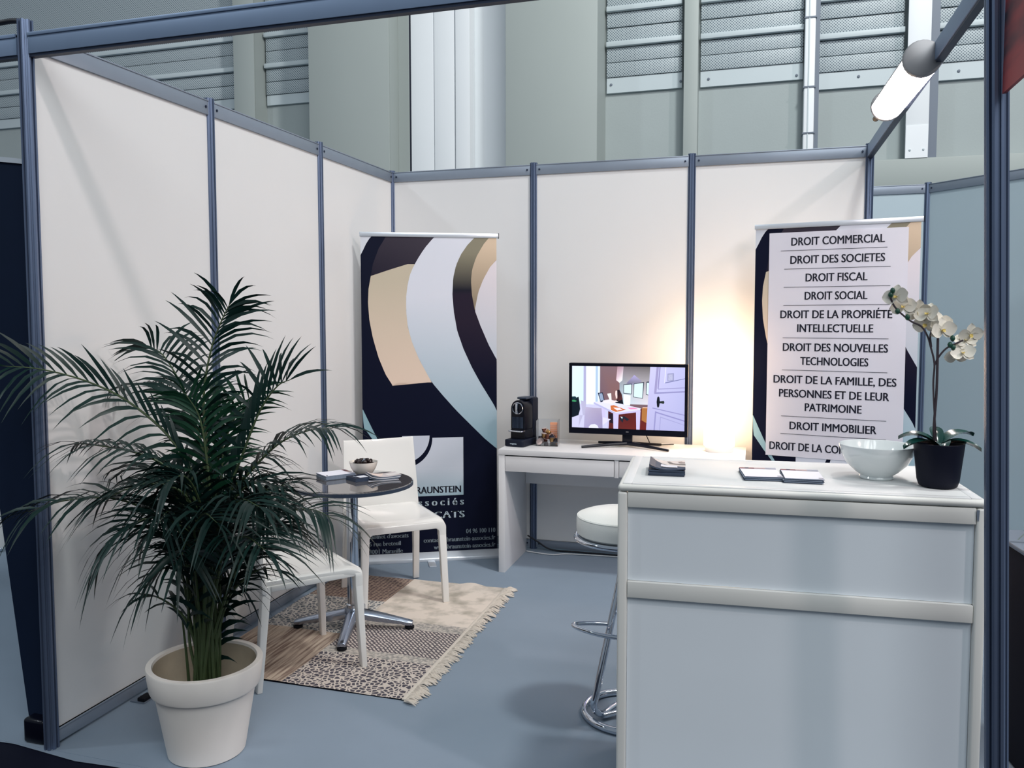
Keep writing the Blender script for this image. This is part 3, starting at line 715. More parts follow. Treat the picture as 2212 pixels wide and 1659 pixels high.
for pts, c in (([(.755, 0), (.775, 0), (.755, .42), (.735, .42)], (160, 154, 200)), ([(.78, 0), (.79, 0), (.775, .34), (.765, .34)], (150, 144, 196)),
               ([(.83, 0), (.84, 0), (.83, .25), (.822, .25)], (222, 222, 250)), ([(.74, .40), (1, .37), (1, .39), (.74, .425)], (148, 146, 196)),
               ([(.77, .34), (1, .31), (1, .325), (.77, .355)], (160, 158, 206)), ([(.83, .24), (1, .17), (1, .18), (.83, .255)], (120, 124, 172)),
               ([(.722, .64), (1, .74), (1, .755), (.722, .655)], (150, 148, 200)), ([(.745, .70), (1, .83), (1, .85), (.745, .72)], (146, 144, 198)),
               ([(.745, .70), (.757, .70), (.745, 1), (.733, 1)], (152, 150, 202)), ([(.79, .78), (1, .90), (1, .91), (.79, .795)], (164, 164, 212)),
               ([(.79, .78), (.797, .78), (.79, 1), (.783, 1)], (164, 164, 212)),
               ([(.85, .10), (.905, .09), (.905, .21), (.85, .22)], (150, 152, 192)), ([(.857, .115), (.895, .105), (.895, .2), (.857, .21)], (196, 198, 228))): sp(pts, c, 13)
sp([(.773, .46), (.783, .48), (.787, .55), (.781, .62), (.772, .645), (.762, .62), (.758, .55), (.763, .48)], (8, 18, 30), 14)
sp([(.783, .54), (.80, .535), (.822, .53), (.826, .56), (.818, .58), (.80, .57), (.783, .57)], (34, 44, 40), 14)
S.obj('screen', 'screen', tv, smooth=None)
G().box((-.006, -.0175, zb+.017), (.010, -.017, zb+.022)).obj('emblem', 'fix', tv)
G().box((-.03, -.004, .02), (.03, .016, zb+.01)).obj('stand_neck', 'black', tv, bevel=.004)
for s in (-1, 1):
    for ey, ex in ((-.115, .255), (.10, .19)):
        pts_ = [(0, 0, .022), (s*ex*.3, ey*.3, .020), (s*ex, ey, .008)]
        G().tube(pts_, [.012, .010, .007], 8).obj('stand_arm', 'black', tv)
g = G().tube(spline([(1.74, -.245, DZ+.10), (1.76, -.22, DZ+.04), (1.78, -.18, DZ+.008), (1.9, -.12, DZ+.006)], 6), .003)
tag(g.obj('cable', 'cable_b'), 'thin black cable hanging behind the television', 'cable')

# ------------------------------------------------------------------ table lamp
la = thing('table_lamp', 'glowing white cylinder table lamp at the right end of the desk', 'lamp', (2.172, -.27, DZ))
G().lathe([(.080, .03), (.087, .034), (.087, .365), (.083, .368), (.080, .365), (.080, .10), (.01, .09)], 48, cap=False).obj('lamp_shade', 'lampglass', la)
G().lathe([(.078, 0), (.08, .004), (.08, .029), (.02, .029)], 40).obj('base', 'white_lac', la)
lt_ = bpy.data.lights.new('lamp_bulb_light', 'POINT'); lt_.energy = 7; lt_.color = (1, .66, .38); lt_.shadow_soft_size = .05
lo = bpy.data.objects.new('lamp_bulb_light', lt_); COL.objects.link(lo); lo.location = (2.172, -.27, DZ+.52)

# ------------------------------------------------------------------ coffee machine
cm = thing('coffee_machine', 'small black coffee machine with chrome ring at the left end of the desk', 'coffee machine', (1.013, -.33, DZ), -.22)
g = G().prism([(-.065, -.12), (-.05, -.13), (.05, -.13), (.065, -.12), (.065, .11), (-.065, .11)], 0, .042); g.obj('base', 'blackmat', cm, bevel=.006)
arch = [(.048*math.cos(a), .052*math.sin(a)) for a in [i*PI/16 for i in range(17)]]
prof = [(.048, .10)] + [(x, .225+z) for x, z in arch] + [(-.048, .10)]
G().prism(prof, -.075, .03, 'y').obj('head', 'black', cm, bevel=.004)
G().prism([(.048, .10), (-.048, .10), (-.048, .043), (.048, .043)], -.075, .03, 'y').obj('lower_body', 'black', cm)
G().box((-.05, .031, .042), (.05, .105, .285)).obj('water_tank', 'blackmat', cm, bevel=.01)
G().box((-.03, -.03, .279), (.035, .07, .292)).obj('lever', 'smoke', cm, bevel=.004)
g = G().tube([(.034*math.cos(t), -.078, .228+.034*math.sin(t)) for t in [2*PI*i/32 for i in range(32)]], .0028, 8, closed=True); g.obj('chrome_ring', 'chrome', cm)
G().box((-.012, -.088, .192), (.006, -.075, .258)).obj('spout', 'chrome', cm, bevel=.005)
for i in range(9): G().tube([(-.034+i*.0085, -.077, .108), (-.034+i*.0085, -.077, .175)], .0026, 6).obj('grille_bar', 'smoke', cm)
G().prism([(-.052, -.075), (-.045, -.115), (.045, -.115), (.052, -.075)], .088, .097).obj('drip_tray', 'chrome', cm, bevel=.003)
g = G(); put(g, 0, 'magimix', -.022, .02, .016, .008, bold=.01); g.obj('lettering', 'inkw', cm, loc=(0, -.1305, 0), smooth=None)

# ------------------------------------------------------------------ capsule box
cb = thing('acrylic_box', 'clear acrylic box of coffee capsules beside the coffee machine', 'box', (1.165, -.325, DZ), .12)
bx, by, bh, tk = .066, .05, .155, .003
g = G(); g.box((-bx, -by, 0), (bx, by, tk)); g.box((-bx, by-tk, tk), (bx, by, bh)); g.box((-bx, -by, tk), (bx, -by+tk, bh*.62))
g.box((-bx, -by+tk, tk), (-bx+tk, by-tk, bh)); g.box((bx-tk, -by+tk, tk), (bx, by-tk, bh)); g.obj('tray', 'acrylic', cb)
def capsule(i, m):
    t = thing('coffee_capsule', 'shiny coffee capsule lying in the clear acrylic box', 'capsule', group='capsules in the acrylic box')
    G().lathe([(.009, 0), (.011, .003), (.014, .022), (.0145, .026)], 16).obj('cup', m, t)
    G().lathe([(.0175, .026), (.0175, .0275)], 20).obj('foil_lid', 'capfoil', t)
    return t
caps = {k: capsule(0, k) for k in ('cap1', 'cap2', 'cap3')}
ks = ['cap1', 'cap3', 'cap2', 'cap1', 'cap1', 'cap3', 'cap2', 'cap3', 'cap1', 'cap3', 'cap1', 'cap2', 'cap3', 'cap1']
slots = [(-.044, -.022, .022), (-.008, -.024, .022), (.026, -.022, .022), (-.042, .014, .022), (-.006, .014, .022), (.030, .014, .022),
         (-.025, -.02, .048), (.010, -.02, .048), (.042, -.012, .052), (-.045, .002, .052), (-.022, .012, .075), (.014, .004, .074), (.044, -.026, .026), (.0, -.024, .07)]
used = set()
for i, (k, (x, y, z)) in enumerate(zip(ks, slots)):
    o = caps[k] if k not in used else copy_tree(caps[k]); used.add(k)
    ca, sa = math.cos(.12), math.sin(.12)
    o.location = (1.165 + x*ca - y*sa, -.325 + x*sa + y*ca, DZ + z)
    o.rotation_euler = [(PI/2*.9, 0, i*1.3), (.2, PI, .3*i), (0, .15, i), (1.3, .2, i*2.1)][i % 4]
pk = thing('orange_carton', 'orange striped carton standing in the acrylic box', 'carton', (1.198, -.292, DZ+.004), .12)
G().box((-.026, -.008, .0), (.026, .008, .132)).obj('carton', 'orange', pk, bevel=.001)
for i in range(6): G().box((-.0262, -.0085, .06+i*.011), (.0262, -.008, .062+i*.011)).obj('stripe', 'capfoil', pk)

# ------------------------------------------------------------------ reception counter
CZ = 1.04
ct = thing('reception_counter', 'white reception counter in the right foreground', 'counter', (1.990, -2.855, 0), .062)
CW, CD = .975, .51
G().box((0, .0, CZ-.024), (CW, CD, CZ-.004)).obj('countertop', 'counter_frame', ct, bevel=.0095, seg=4)
for a, b in (((0.018, .03, CZ-.0045), (CW-.018, CD-.03, CZ-.001)),):
    G().box(a, b).obj('top_panel', 'top_matt', ct, bevel=.002)
g = G(); g.box((.014, .014, CZ-.005), (.04, CD-.014, CZ)); g.box((CW-.04, .014, CZ-.005), (CW-.014, CD-.014, CZ)); g.box((.04, CD-.04, CZ-.005), (CW-.04, CD-.014, CZ)); g.box((.04, .012, CZ-.005), (CW-.04, .034, CZ-.0005))
g.obj('top_frame', 'white_lac', ct, bevel=.003)
for x in (0.0, CW-.028):
    for y in (.002, CD-.036): G().box((x, y, 0), (x+.028, y+.034, CZ-.026)).obj('leg_post', 'counter_frame', ct, bevel=.007, seg=3)
for z0, z1, n in ((.970, CZ-.026, 'top_crossbar'), (.702, .750, 'middle_crossbar'), (.03, .08, 'bottom_crossbar')):
    G().box((.029, .004, z0), (CW-.029, .032, z1)).obj(n, 'counter_frame', ct, bevel=.002)
for z0, z1 in ((.751, .969), (.081, .701)):
    G().box((.029, .017, z0), (CW-.029, .022, z1)).obj('front_panel', 'counter', ct)
G().box((.012, .036, .05), (.02, CD-.037, CZ-.05)).obj('side_panel', 'counter', ct)
G().box((CW-.02, .036, .05), (CW-.012, CD-.037, CZ-.05)).obj('side_panel', 'counter', ct)
G().box((.03, .036, .55), (CW-.03, CD-.04, .566)).obj('shelf', 'white_lac', ct)
def wear(x, z, w, h):
    return G().add([(x, .0015, z), (x+w, .0015, z), (x+w*.8, .0015, z-h), (x+w*.2, .0015, z-h*.9)], [(0, 1, 2, 3)])
wear(CW-.030, CZ-.03, .008, .03).obj('paint_chip', 'steelgrey', ct, smooth=None)

def on_counter(x, y): return (x, y, CZ)
# big white bowl
cx, cy = 2.718, -2.555
g = G().lathe([(.046, 0), (.048, .004), (.045, .010), (.062, .022), (.085, .045), (.099, .072), (.106, .098), (.105, .101), (.102, .098), (.094, .072), (.080, .048), (.055, .026), (.002, .020)], 56, cap=False)
tag(g.obj('bowl', 'ceramic', loc=(cx, cy, CZ)), 'large white ceramic bowl on the counter beside the orchid', 'bowl')
# orchid
oc = thing('potted_orchid', 'white flowering orchid in a dark pot on the counter corner', 'orchid', (2.868, -2.64, CZ))
G().lathe([(.044, 0), (.050, .004), (.055, .02), (.066, .122), (.066, .125), (.062, .125), (.060, .108), (.002, .106)], 44, cap=False).obj('pot', 'orch_pot', oc)
g = G().lathe([(.060, .105), (.045, .112), (.02, .116), (.001, .117)], 24)
g.obj('bark', 'bark', oc)
OS = [[(2.862,-2.64,1.14),(2.85,-2.66,1.201),(2.854,-2.66,1.319),(2.853,-2.66,1.462)], [(2.862,-2.645,1.14),(2.851,-2.66,1.241),(2.845,-2.66,1.332),(2.846,-2.66,1.391),(2.834,-2.66,1.442),(2.826,-2.66,1.468),(2.81,-2.66,1.494),(2.78,-2.66,1.511),(2.743,-2.66,1.546),(2.727,-2.66,1.579)], [(2.846,-2.66,1.384),(2.857,-2.66,1.41),(2.876,-2.66,1.434),(2.899,-2.66,1.447),(2.916,-2.66,1.456)], [(2.837,-2.66,1.436),(2.834,-2.66,1.472),(2.85,-2.65,1.50)]]
ORG = Vector((2.868, -2.64, CZ))
for s in OS:
    q = [p - ORG for p in spline(s, 6)]
    G().tube(q, [.0035 if s is OS[0] else .0026]*len(q), 7).obj('flower_stem', 'orchstem', oc)
def petal(g, L_, w, a, tilt, curl):
    ca, sa = math.cos(a), math.sin(a); vs = []; n = 5
    for i in range(n+1):
        t = i/n; ww = w*math.sin(PI*min(1, t*.92+.06))**.7
        for k, s in enumerate((-1, 0, 1)):
            r = t*L_; zz = math.sin(tilt)*r + curl*t*t*L_ + (.0 if s == 0 else .003)
            r *= math.cos(tilt)
            vs.append((r*ca - s*ww*sa, r*sa + s*ww*ca, zz))
    fs = []
    for i in range(n):
        for k in range(2): fs.append((i*3+k, i*3+k+1, (i+1)*3+k+1, (i+1)*3+k))
    g.add(vs, fs)
fl = []
for v in range(3):
    g = G()
    for j in range(2): petal(g, .038, .022, (0 if j == 0 else PI) + .2, .15, .15*(-1)**v)
    for j in range(3): petal(g, .036, .014, PI/2 + j*2*PI/3, .05, -.2)
    fl.append(g.mesh('flower')); fl[-1].materials.append(MT['petal'])
    fl[-1].polygons.foreach_set('use_smooth', [True]*len(fl[-1].polygons))
lipm = G(); petal(lipm, .014, .006, -PI/2, 1.0, .2); petal(lipm, .010, .004, -.6, 1.1, .2); petal(lipm, .010, .004, PI+.6, 1.1, .2); lipm = lipm.mesh('lip'); lipm.materials.append(MT['lip'])
OF = [(2.745,-2.66,1.579),(2.765,-2.65,1.55),(2.806,-2.64,1.537),(2.827,-2.66,1.529),(2.823,-2.65,1.501),(2.858,-2.64,1.501),(2.863,-2.66,1.485),(2.937,-2.65,1.473),(2.926,-2.64,1.455),(2.917,-2.66,1.421),(2.903,-2.65,1.413)]
random.seed(3)
for i, p in enumerate(OF):
    o = mk('flower', fl[i % 3], oc); o.location = Vector(p) - ORG
    nrm = Vector((random.uniform(-.9, .5), -1, random.uniform(-.5, .7)))
    o.rotation_euler = nrm.to_track_quat('Z', 'Y').to_euler(); o.scale = (.95,)*3 if i < 7 else (.85,)*3
    l = mk('lip', lipm, o)
for p in [(2.734,-2.66,1.595),(2.729,-2.66,1.583),(2.748,-2.66,1.537),(2.774,-2.66,1.52),(2.89,-2.66,1.461),(2.884,-2.66,1.443),(2.892,-2.66,1.436)]:
    G().lathe([(.001, -.009), (.005, -.006), (.007, 0), (.005, .006), (.001, .009)], 12).obj('bud', 'bud', oc, loc=Vector(p)-ORG)
def leaf(L_, w, a, rise, droop, z0):
    g = G(); n = 10; vs = []; ca, sa = math.cos(a), math.sin(a)
    for i in range(n+1):
        t = i/n; ww = w*(math.sin(PI*(t*.86+.10)))**.8; z = z0 + rise*t - droop*t*t; r = L_*t
        for s in (-1, -.5, 0, .5, 1): vs.append((r*ca - s*ww*sa, r*sa + s*ww*ca, z + abs(s)*.010))
    fs = [(i*5+k, i*5+k+1, (i+1)*5+k+1, (i+1)*5+k) for i in range(n) for k in range(4)]
    g.add(vs, fs); g.obj('leaf', 'orchleaf', oc, smooth=60)
for a, L_, w, r, d in ((2.9, .105, .028, .10, .085), (-2.75, .105, .026, .06, .065), (.35, .10, .030, .11, .08), (-.25, .105, .024, .07, .075), (1.6, .07, .018, .09, .05), (-1.5, .06, .022, .06, .065)):
    leaf(L_, w, a, r, d, .112)

# brochures on the counter
def brochure_mesh(kind, w, d):
    """w along x, d along y; printed top as coloured faces"""
    g = G(); t = .0022
    n = 8
    def zc(u): return (.016*(1-u)**2 if kind == 'curl' else 0)
    return g
ORD = ['lowest', 'second from the bottom', 'third from the bottom', 'fourth from the bottom', 'fifth from the bottom']
def flat_booklet(name, w, d, t, top, side):
    g = G().box((-w/2, -d/2, 0), (w/2, d/2, t)); me = g.mesh(name, .0006); me.materials.append(MT[side]); return me
def bro(x, y, z, rz, w, d, t, side, label, group, print_fn=None, curl=0.0, name='brochure'):
    th_ = thing(name, label, name.replace('_', ' '), (x, y, z), rz, group)
    g = G(); n = 10; rings = []
    for i in range(n+1):
        u = -w/2 + w*i/n; c = curl*((.5 - i/n)**2 if i < n/2 else .3*(i/n-.5)**2)*4
        rings.append([(u, -d/2, c*.9), (u, d/2, c), (u, d/2, c+t), (u, -d/2, c*.9+t)])
    g.loft(rings); g.obj('pages', side, th_, smooth=30)
    if print_fn:
        S2 = G(); print_fn(S2, w, d, t, curl); S2.obj('cover', 'print', th_, smooth=None)
    return th_
def cov(S2, w, d, t, curl, polys):
    def zz(u):
        i = u + .5
        return curl*((.5-i)**2 if i < .5 else .3*(i-.5)**2)*4 + t
    for lay, (pts, c) in enumerate(polys):
        # cut polygons into strips along x so they follow the curl
        us = sorted(p[0] for p in pts); a, b = us[0], us[-1]; n = 6
        for k in range(n):
            ua, ub = a + (b-a)*k/n, a + (b-a)*(k+1)/n
            def yr(u):
                ys = []
                for (x0, y0), (x1, y1) in zip(pts, pts[1:]+pts[:1]):
                    if x0 == x1:
                        if abs(u-x0) < 1e-6: ys += [y0, y1]
                    elif min(x0, x1)-1e-9 <= u <= max(x0, x1)+1e-9: ys.append(y0 + (y1-y0)*(u-x0)/(x1-x0))
                return (min(ys), max(ys)) if ys else None
            ra, rb = yr(ua+1e-7), yr(ub-1e-7)
            if not ra or not rb: continue
            f = .9; e = .0004*(lay+1)
            S2.add([(ua*w, ra[0]*d, zz(ua)+e), (ub*w, rb[0]*d, zz(ub)+e), (ub*w, rb[1]*d, zz(ub)+e), (ua*w, ra[1]*d, zz(ua)+e)], [(0, 1, 2, 3)], rgb(*c))
def cover_dark(S2, w, d, t, curl):
    cov(S2, w, d, t, curl, [([(-.5, -.5), (.5, -.5), (.5, .5), (-.5, .5)], (66, 78, 98)),
        ([(-.45, .45), (-.2, .12), (.5, -.32), (.5, .48), (-.3, .48)], (226, 214, 208)),
        ([(-.02, .40), (.05, .12), (.5, -.12), (.5, .0), (.16, .18), (.12, .42)], (128, 120, 116)),
        ([(.30, .34), (.34, .18), (.5, .08), (.5, .22), (.42, .28), (.42, .36)], (168, 152, 146)),
        ([(-.18, -.02), (.28, -.12), (.28, -.38), (-.18, -.30)], (228, 226, 232)),
        ([(-.16, -.28), (.26, -.35), (.26, -.37), (-.16, -.30)], (40, 44, 60))])
def cover_card(S2, w, d, t, curl):
    cov(S2, w, d, t, curl, [([(-.5, -.5), (.5, -.5), (.5, .5), (-.5, .5)], (236, 234, 244)),
        ([(-.5, .36), (-.1, .36), (-.1, .5), (-.5, .5)], (140, 92, 96)), ([(-.1, .36), (.2, .36), (.2, .5), (-.1, .5)], (200, 176, 176)),
        ([(.2, .36), (.5, .36), (.5, .5), (.2, .5)], (178, 178, 190)), ([(-.35, .38), (-.25, .38), (-.25, .47), (-.35, .47)], (92, 96, 112)),
        ([(.36, -.46), (.48, -.46), (.48, -.42), (.36, -.42)], (52, 54, 70))])
for i in range(6):
    last = i == 5
    bro(2.108 + .002*(i % 2), -2.63 - .002*(i % 3), CZ + .0035*i, .07 + .01*(i % 3), .108, .148, .0032, 'papernavy',
        'top brochure of the dark stack, its curled cover up, at the counter left end' if last else 'dark brochure at the left end of the counter, %s in its stack' % ORD[i],
        'dark brochures stacked at the counter left end', cover_dark if last else None, curl=.014 if last else .0, name='brochure')
for sx_, sy_, nn, lab, grp in ((2.385, -2.625, 5, 'left', 'left stack of pale leaflets on the counter'), (2.500, -2.634, 6, 'right', 'right stack of pale leaflets on the counter')):
    for i in range(nn):
        last = i == nn-1
        bro(sx_ + .002*(i % 3), sy_ - .002*(i % 2), CZ + .0024*i, (.12 if lab == 'left' else .04) + .012*(i % 3), .108, .150, .0021, 'papergrey' if i % 2 else 'papernavy',
            ('top white leaflet of the %s stack near the middle of the counter' % lab) if last else ('leaflet in the %s middle stack on the counter, %s' % (lab, ORD[i])),
            grp, cover_card if last else None, name='leaflet')

# ------------------------------------------------------------------ bar stool
st = thing('bar_stool', 'white padded bar stool with chrome ring base behind the counter', 'stool', (1.895, -2.135, 0))
seat_z = .70
R_ = .172
G().lathe([(.02, .70), (R_-.012, .70), (R_-.002, .708), (R_, .725), (R_, .762), (R_-.006, .775), (R_-.03, .784), (.08, .790), (.002, .792)], 64).obj('seat', 'leather', st)
G().tube([((R_-.004)*math.cos(t), (R_-.004)*math.sin(t), .771) for t in [2*PI*i/64 for i in range(64)]], .0028, 6, closed=True).obj('seam_piping', 'leather', st)
G().tube([((R_+.001)*math.cos(t), (R_+.001)*math.sin(t), .690) for t in [2*PI*i/64 for i in range(64)]], .010, 10, closed=True).obj('seat_ring', 'chrome', st)
G().lathe([(.003, .675), (.10, .68), (.165, .685), (.165, .698), (.003, .698)], 48).obj('seat_plate', 'chrome', st)
rb = .168
bc = Vector((.03, .0, 0))
G().tube([bc + Vector((rb*math.cos(t), rb*math.sin(t), .014)) for t in [2*PI*i/64 for i in range(64)]], .014, 12, closed=True).obj('base_ring', 'chrome', st)
leg1 = spline([(.03, .17, .014), (-.03, .02, .014), (-.06, -.06, .02), (-.085, -.10, .06), (-.075, -.095, .13), (-.03, -.05, .38), (.02, .0, .66), (.03, .01, .685)], 8)
G().tube(leg1, .0135, 12).obj('leg', 'chrome', st)
G().tube(spline([(-.055, -.075, .02), (.06, .03, .02), (.13, .10, .014)], 6), .011, 10).obj('base_crossbar', 'chrome', st)
leg2 = spline([(.13, .10, .014), (.12, .08, .10), (.07, .04, .45), (.04, .02, .68)], 8)
G().tube(leg2, .0115, 12).obj('leg', 'chrome', st)
fr = [Vector((-.045, -.03, .36)), Vector((-.10, -.04, .36)), Vector((-.165, -.065, .36)), Vector((-.155, -.10, .36)), Vector((-.07, -.145, .36)), Vector((.03, -.155, .36)), Vector((.11, -.10, .36)), Vector((.10, .0, .36)), Vector((.05, .02, .36))]
G().tube(spline(fr, 8), .0085, 10).obj('footrest', 'chrome', st)

# ------------------------------------------------------------------ rug
RT = .006
rug = thing('patchwork_rug', 'cream patchwork rug with a fringed edge under the round table', 'rug', (0, 0, 0))
patches = [('ornate', (.50, -2.275, 1.055, -1.935)), ('band', (.50, -1.935, 1.055, -1.87)), ('chevron', (.50, -1.87, 1.055, -1.57)), ('band', (.50, -1.57, 1.055, -1.48)), ('cream', (.50, -1.48, 1.055, -.85)),
           ('stripe', (.045, -2.275, .50, -1.72)), ('ornate_blue', (.045, -1.72, .50, -1.25)), ('dots', (.045, -1.25, .50, -.86))]
RM = {k: rug_mat(k) for k in set(p[0] for p in patches)}
for k, (x0, y0, x1, y1) in patches:
    n = 24; m_ = 20; g = G()
    def zf(x, y): return RT + (.0018*math.sin(x*21+y*9) + .0018*math.sin(y*17-x*7)) * .6 + (.014*max(0, 1-((x-.86)/.07)**2)*max(0, (y+1.02)/.17) if y > -1.02 and abs(x-.86) < .07 else 0)
    vs = []; fs = []
    for i in range(n+1):
        for j in range(m_+1):
            x = x0 + (x1-x0)*i/n; y = y0 + (y1-y0)*j/m_
            xe = x + (.006*math.sin(y*30) if i == n and x1 > 1 else 0)
            vs.append((xe, y, zf(x, y)))
    for i in range(n):
        for j in range(m_): fs.append((i*(m_+1)+j, (i+1)*(m_+1)+j, (i+1)*(m_+1)+j+1, i*(m_+1)+j+1))
    g.add(vs, fs); link('patch', g.mesh('patch'), RM[k], rug, smooth=60)
G().box((.045, -2.275, .0005), (1.055, -.86, .0016)).obj('backing', 'blackmat', rug)
g = G().box((1.045, -2.28, .004), (1.066, -.85, RT+.004)); g.obj('white_selvedge', 'fringe', rug, bevel=.003)
g = G(); random.seed(11)
y = -2.29
while y < -.84:
    cx0 = 1.062; ang = random.uniform(-.55, .35); L_ = random.uniform(.045, .075)
    for k in range(5):
        a = ang + random.uniform(-.3, .3); l = L_*random.uniform(.7, 1.1)
        p0 = Vector((cx0, y+random.uniform(-.005, .005), RT+.002)); p2 = p0 + Vector((math.cos(a)*l, math.sin(a)*l, -.004)); p1 = (p0+p2)/2 + Vector((0, random.uniform(-.006, .006), random.uniform(.003, .010)))
        g.tube(spline([p0, p1, p2], 3), [.0028, .0034, .0032, .0036, .0034, .003, .0012], 5)
    y += .0155
o = g.obj('fringe', 'fringe', rug); o['kind'] = 'stuff'

# ------------------------------------------------------------------ bistro table
TZ = .73
tb = thing('round_table', 'round glossy bistro table on a chrome pedestal, between the chairs', 'table', (.512, -1.64, RT+.0015))
h = TZ - RT
G().lathe([(.002, h-.022), (.288, h-.022), (.2935, h-.019), (.2935, h-.003), (.290, h), (.002, h)], 80).obj('tabletop', 'table', tb)
G().lathe([(.2938, h-.0195), (.2955, h-.019), (.2955, h-.004), (.2938, h-.0035)], 80, cap=False).obj('edge_band', 'smoke', tb)
G().lathe([(.060, h-.03), (.060, h-.0225), (.02, h-.0225)], 24).obj('top_plate', 'alucast', tb)
G().lathe([(.034, .075), (.034, .12), (.0285, .125), (.0285, h-.03)], 40).obj('column', 'chrome', tb)
def foot(a):
    g = G(); n = 10; rings = []
    L_ = .27
    for i in range(n+1):
        t = i/n; r = .02 + L_*t; w = .031 - .012*t; zt = .098 - .060*t**1.15; zbm = .058 - .038*t**.7 if t < .9 else .018
        ca, sa = math.cos(a), math.sin(a)
        sec = [(-w, zbm), (w, zbm), (w, (zt+zbm)/2+.004), (w*.45, zt), (-w*.45, zt), (-w, (zt+zbm)/2+.004)]
        rings.append([(r*ca - s*sa, r*sa + s*ca, z) for s, z in sec])
    g.loft(rings); o = g.obj('leg', 'alucast', tb, bevel=.002, smooth=50)
    G().lathe([(.018, 0), (.023, .003), (.023, .012), (.010, .019)], 20, c=((.02+L_*.94)*math.cos(a), (.02+L_*.94)*math.sin(a), 0)).obj('foot_pad', 'rubber', o)
base = math.atan2(-1.565+1.64, .78-.512)
for k in range(4): foot(base + k*PI/2 + (.0))
G().lathe([(.002, .045), (.042, .05), (.044, .09), (.036, .105), (.002, .106)], 32).obj('hub', 'alucast', tb)

# bowl of chocolates
g = G().lathe([(.030, 0), (.033, .003), (.048, .018), (.063, .042), (.071, .068), (.0715, .072), (.069, .071), (.062, .046), (.045, .022), (.002, .014)], 44, cap=False)
bx_, by_ = .500, -1.487
tag(g.obj('bowl', 'ceramic_cream', loc=(bx_, by_, TZ)), 'small cream bowl of dark chocolates on the round table', 'bowl')
random.seed(5)
cme = G().lathe([(.001, -.0085), (.007, -.007), (.0105, -.002), (.0105, .003), (.006, .008), (.001, .009)], 10).mesh('chocolate'); cme.materials.append(MT['candy'])
cmf = G().lathe([(.001, -.006), (.008, -.004), (.012, 0), (.008, .004), (.001, .006)], 6).mesh('chocolate'); cmf.materials.append(MT['candyfoil'])
cands = [(r*math.cos(a), r*math.sin(a), z) for r, n_, z in ((.0, 1, .040), (.026, 6, .042), (.047, 13, .056), (.025, 7, .062), (.0, 1, .064), (.014, 4, .078), (.036, 8, .073)) for a in [2*PI*i/n_ + r*40 for i in range(n_)]]
for i, (x, y, z) in enumerate(cands):
    foil = i % 9 == 4
    o = bpy.data.objects.new('chocolate', cmf if foil else cme); COL.objects.link(o)
    o.location = (bx_+x, by_+y, TZ+z); o.rotation_euler = (random.uniform(0, 3), random.uniform(0, 3), 0)
    tag(o, 'silver foil wrapped chocolate in the small bowl on the round table' if foil else 'round dark chocolate piled in the small bowl on the round table', 'chocolate', 'foil wrapped chocolates in the bowl' if foil else 'dark chocolates in the bowl')
# card stacks on the table
for i in range(5):
    last = i == 4
    bro(.392 + .002*(i % 2), -1.575 - .002*(i % 3), TZ + .0048*i, -.66 + .015*(i % 3), .118, .155, .0045, 'papergrey',
        'top pale booklet of the stack at the left side of the round table' if last else 'booklet in the left stack on the round table, %s' % ORD[i],
        'booklets stacked at the left of the round table', cover_card if last else None, name='booklet')
def cover_navy(S2, w, d, t, curl):
    cov(S2, w, d, t, curl, [([(-.5, -.5), (.5, -.5), (.5, .5), (-.5, .5)], (30, 36, 54)), ([(-.1, -.2), (.38, -.2), (.38, .25), (-.1, .25)], (224, 226, 234)), ([(-.25, -.3), (.1, -.3), (.1, -.24), (-.25, -.24)], (150, 160, 175))])
for i in range(4):
    last = i == 3
    bro(.535 + .001*i, -1.600, TZ + .0048*i, -.62 + .02*(i % 2), .098, .100, .0045, 'papernavy',
        'top dark booklet with a white label in front of the chocolate bowl' if last else 'dark booklet in the stack before the chocolate bowl, %s' % ORD[i],
        'dark booklets in front of the bowl', cover_navy if last else None, name='booklet')
def cover_pale(S2, w, d, t, curl):
    cov(S2, w, d, t, curl, [([(-.5, -.5), (.5, -.5), (.5, .5), (-.5, .5)], (206, 196, 196)), ([(-.5, -.5), (-.2, -.5), (.1, .5), (-.3, .5)], (228, 208, 200)), ([(.1, -.3), (.5, -.3), (.5, .2), (.1, .2)], (226, 220, 218))])
for i in range(4):
    last = i == 3
    bro(.625 + .003*i, -1.545 + .002*i, TZ + .005*i, .68 + .03*i, .15, .095, .003, 'paper' if i % 2 == 0 else 'papergrey',
        'top folded pale leaflet at the right of the round table' if last else 'folded leaflet in the fan at the round table right side, %s' % ORD[i],
        'folded leaflets on the right of the round table', cover_pale if last else None, curl=.010 + .002*i if i > 0 else 0, name='leaflet')

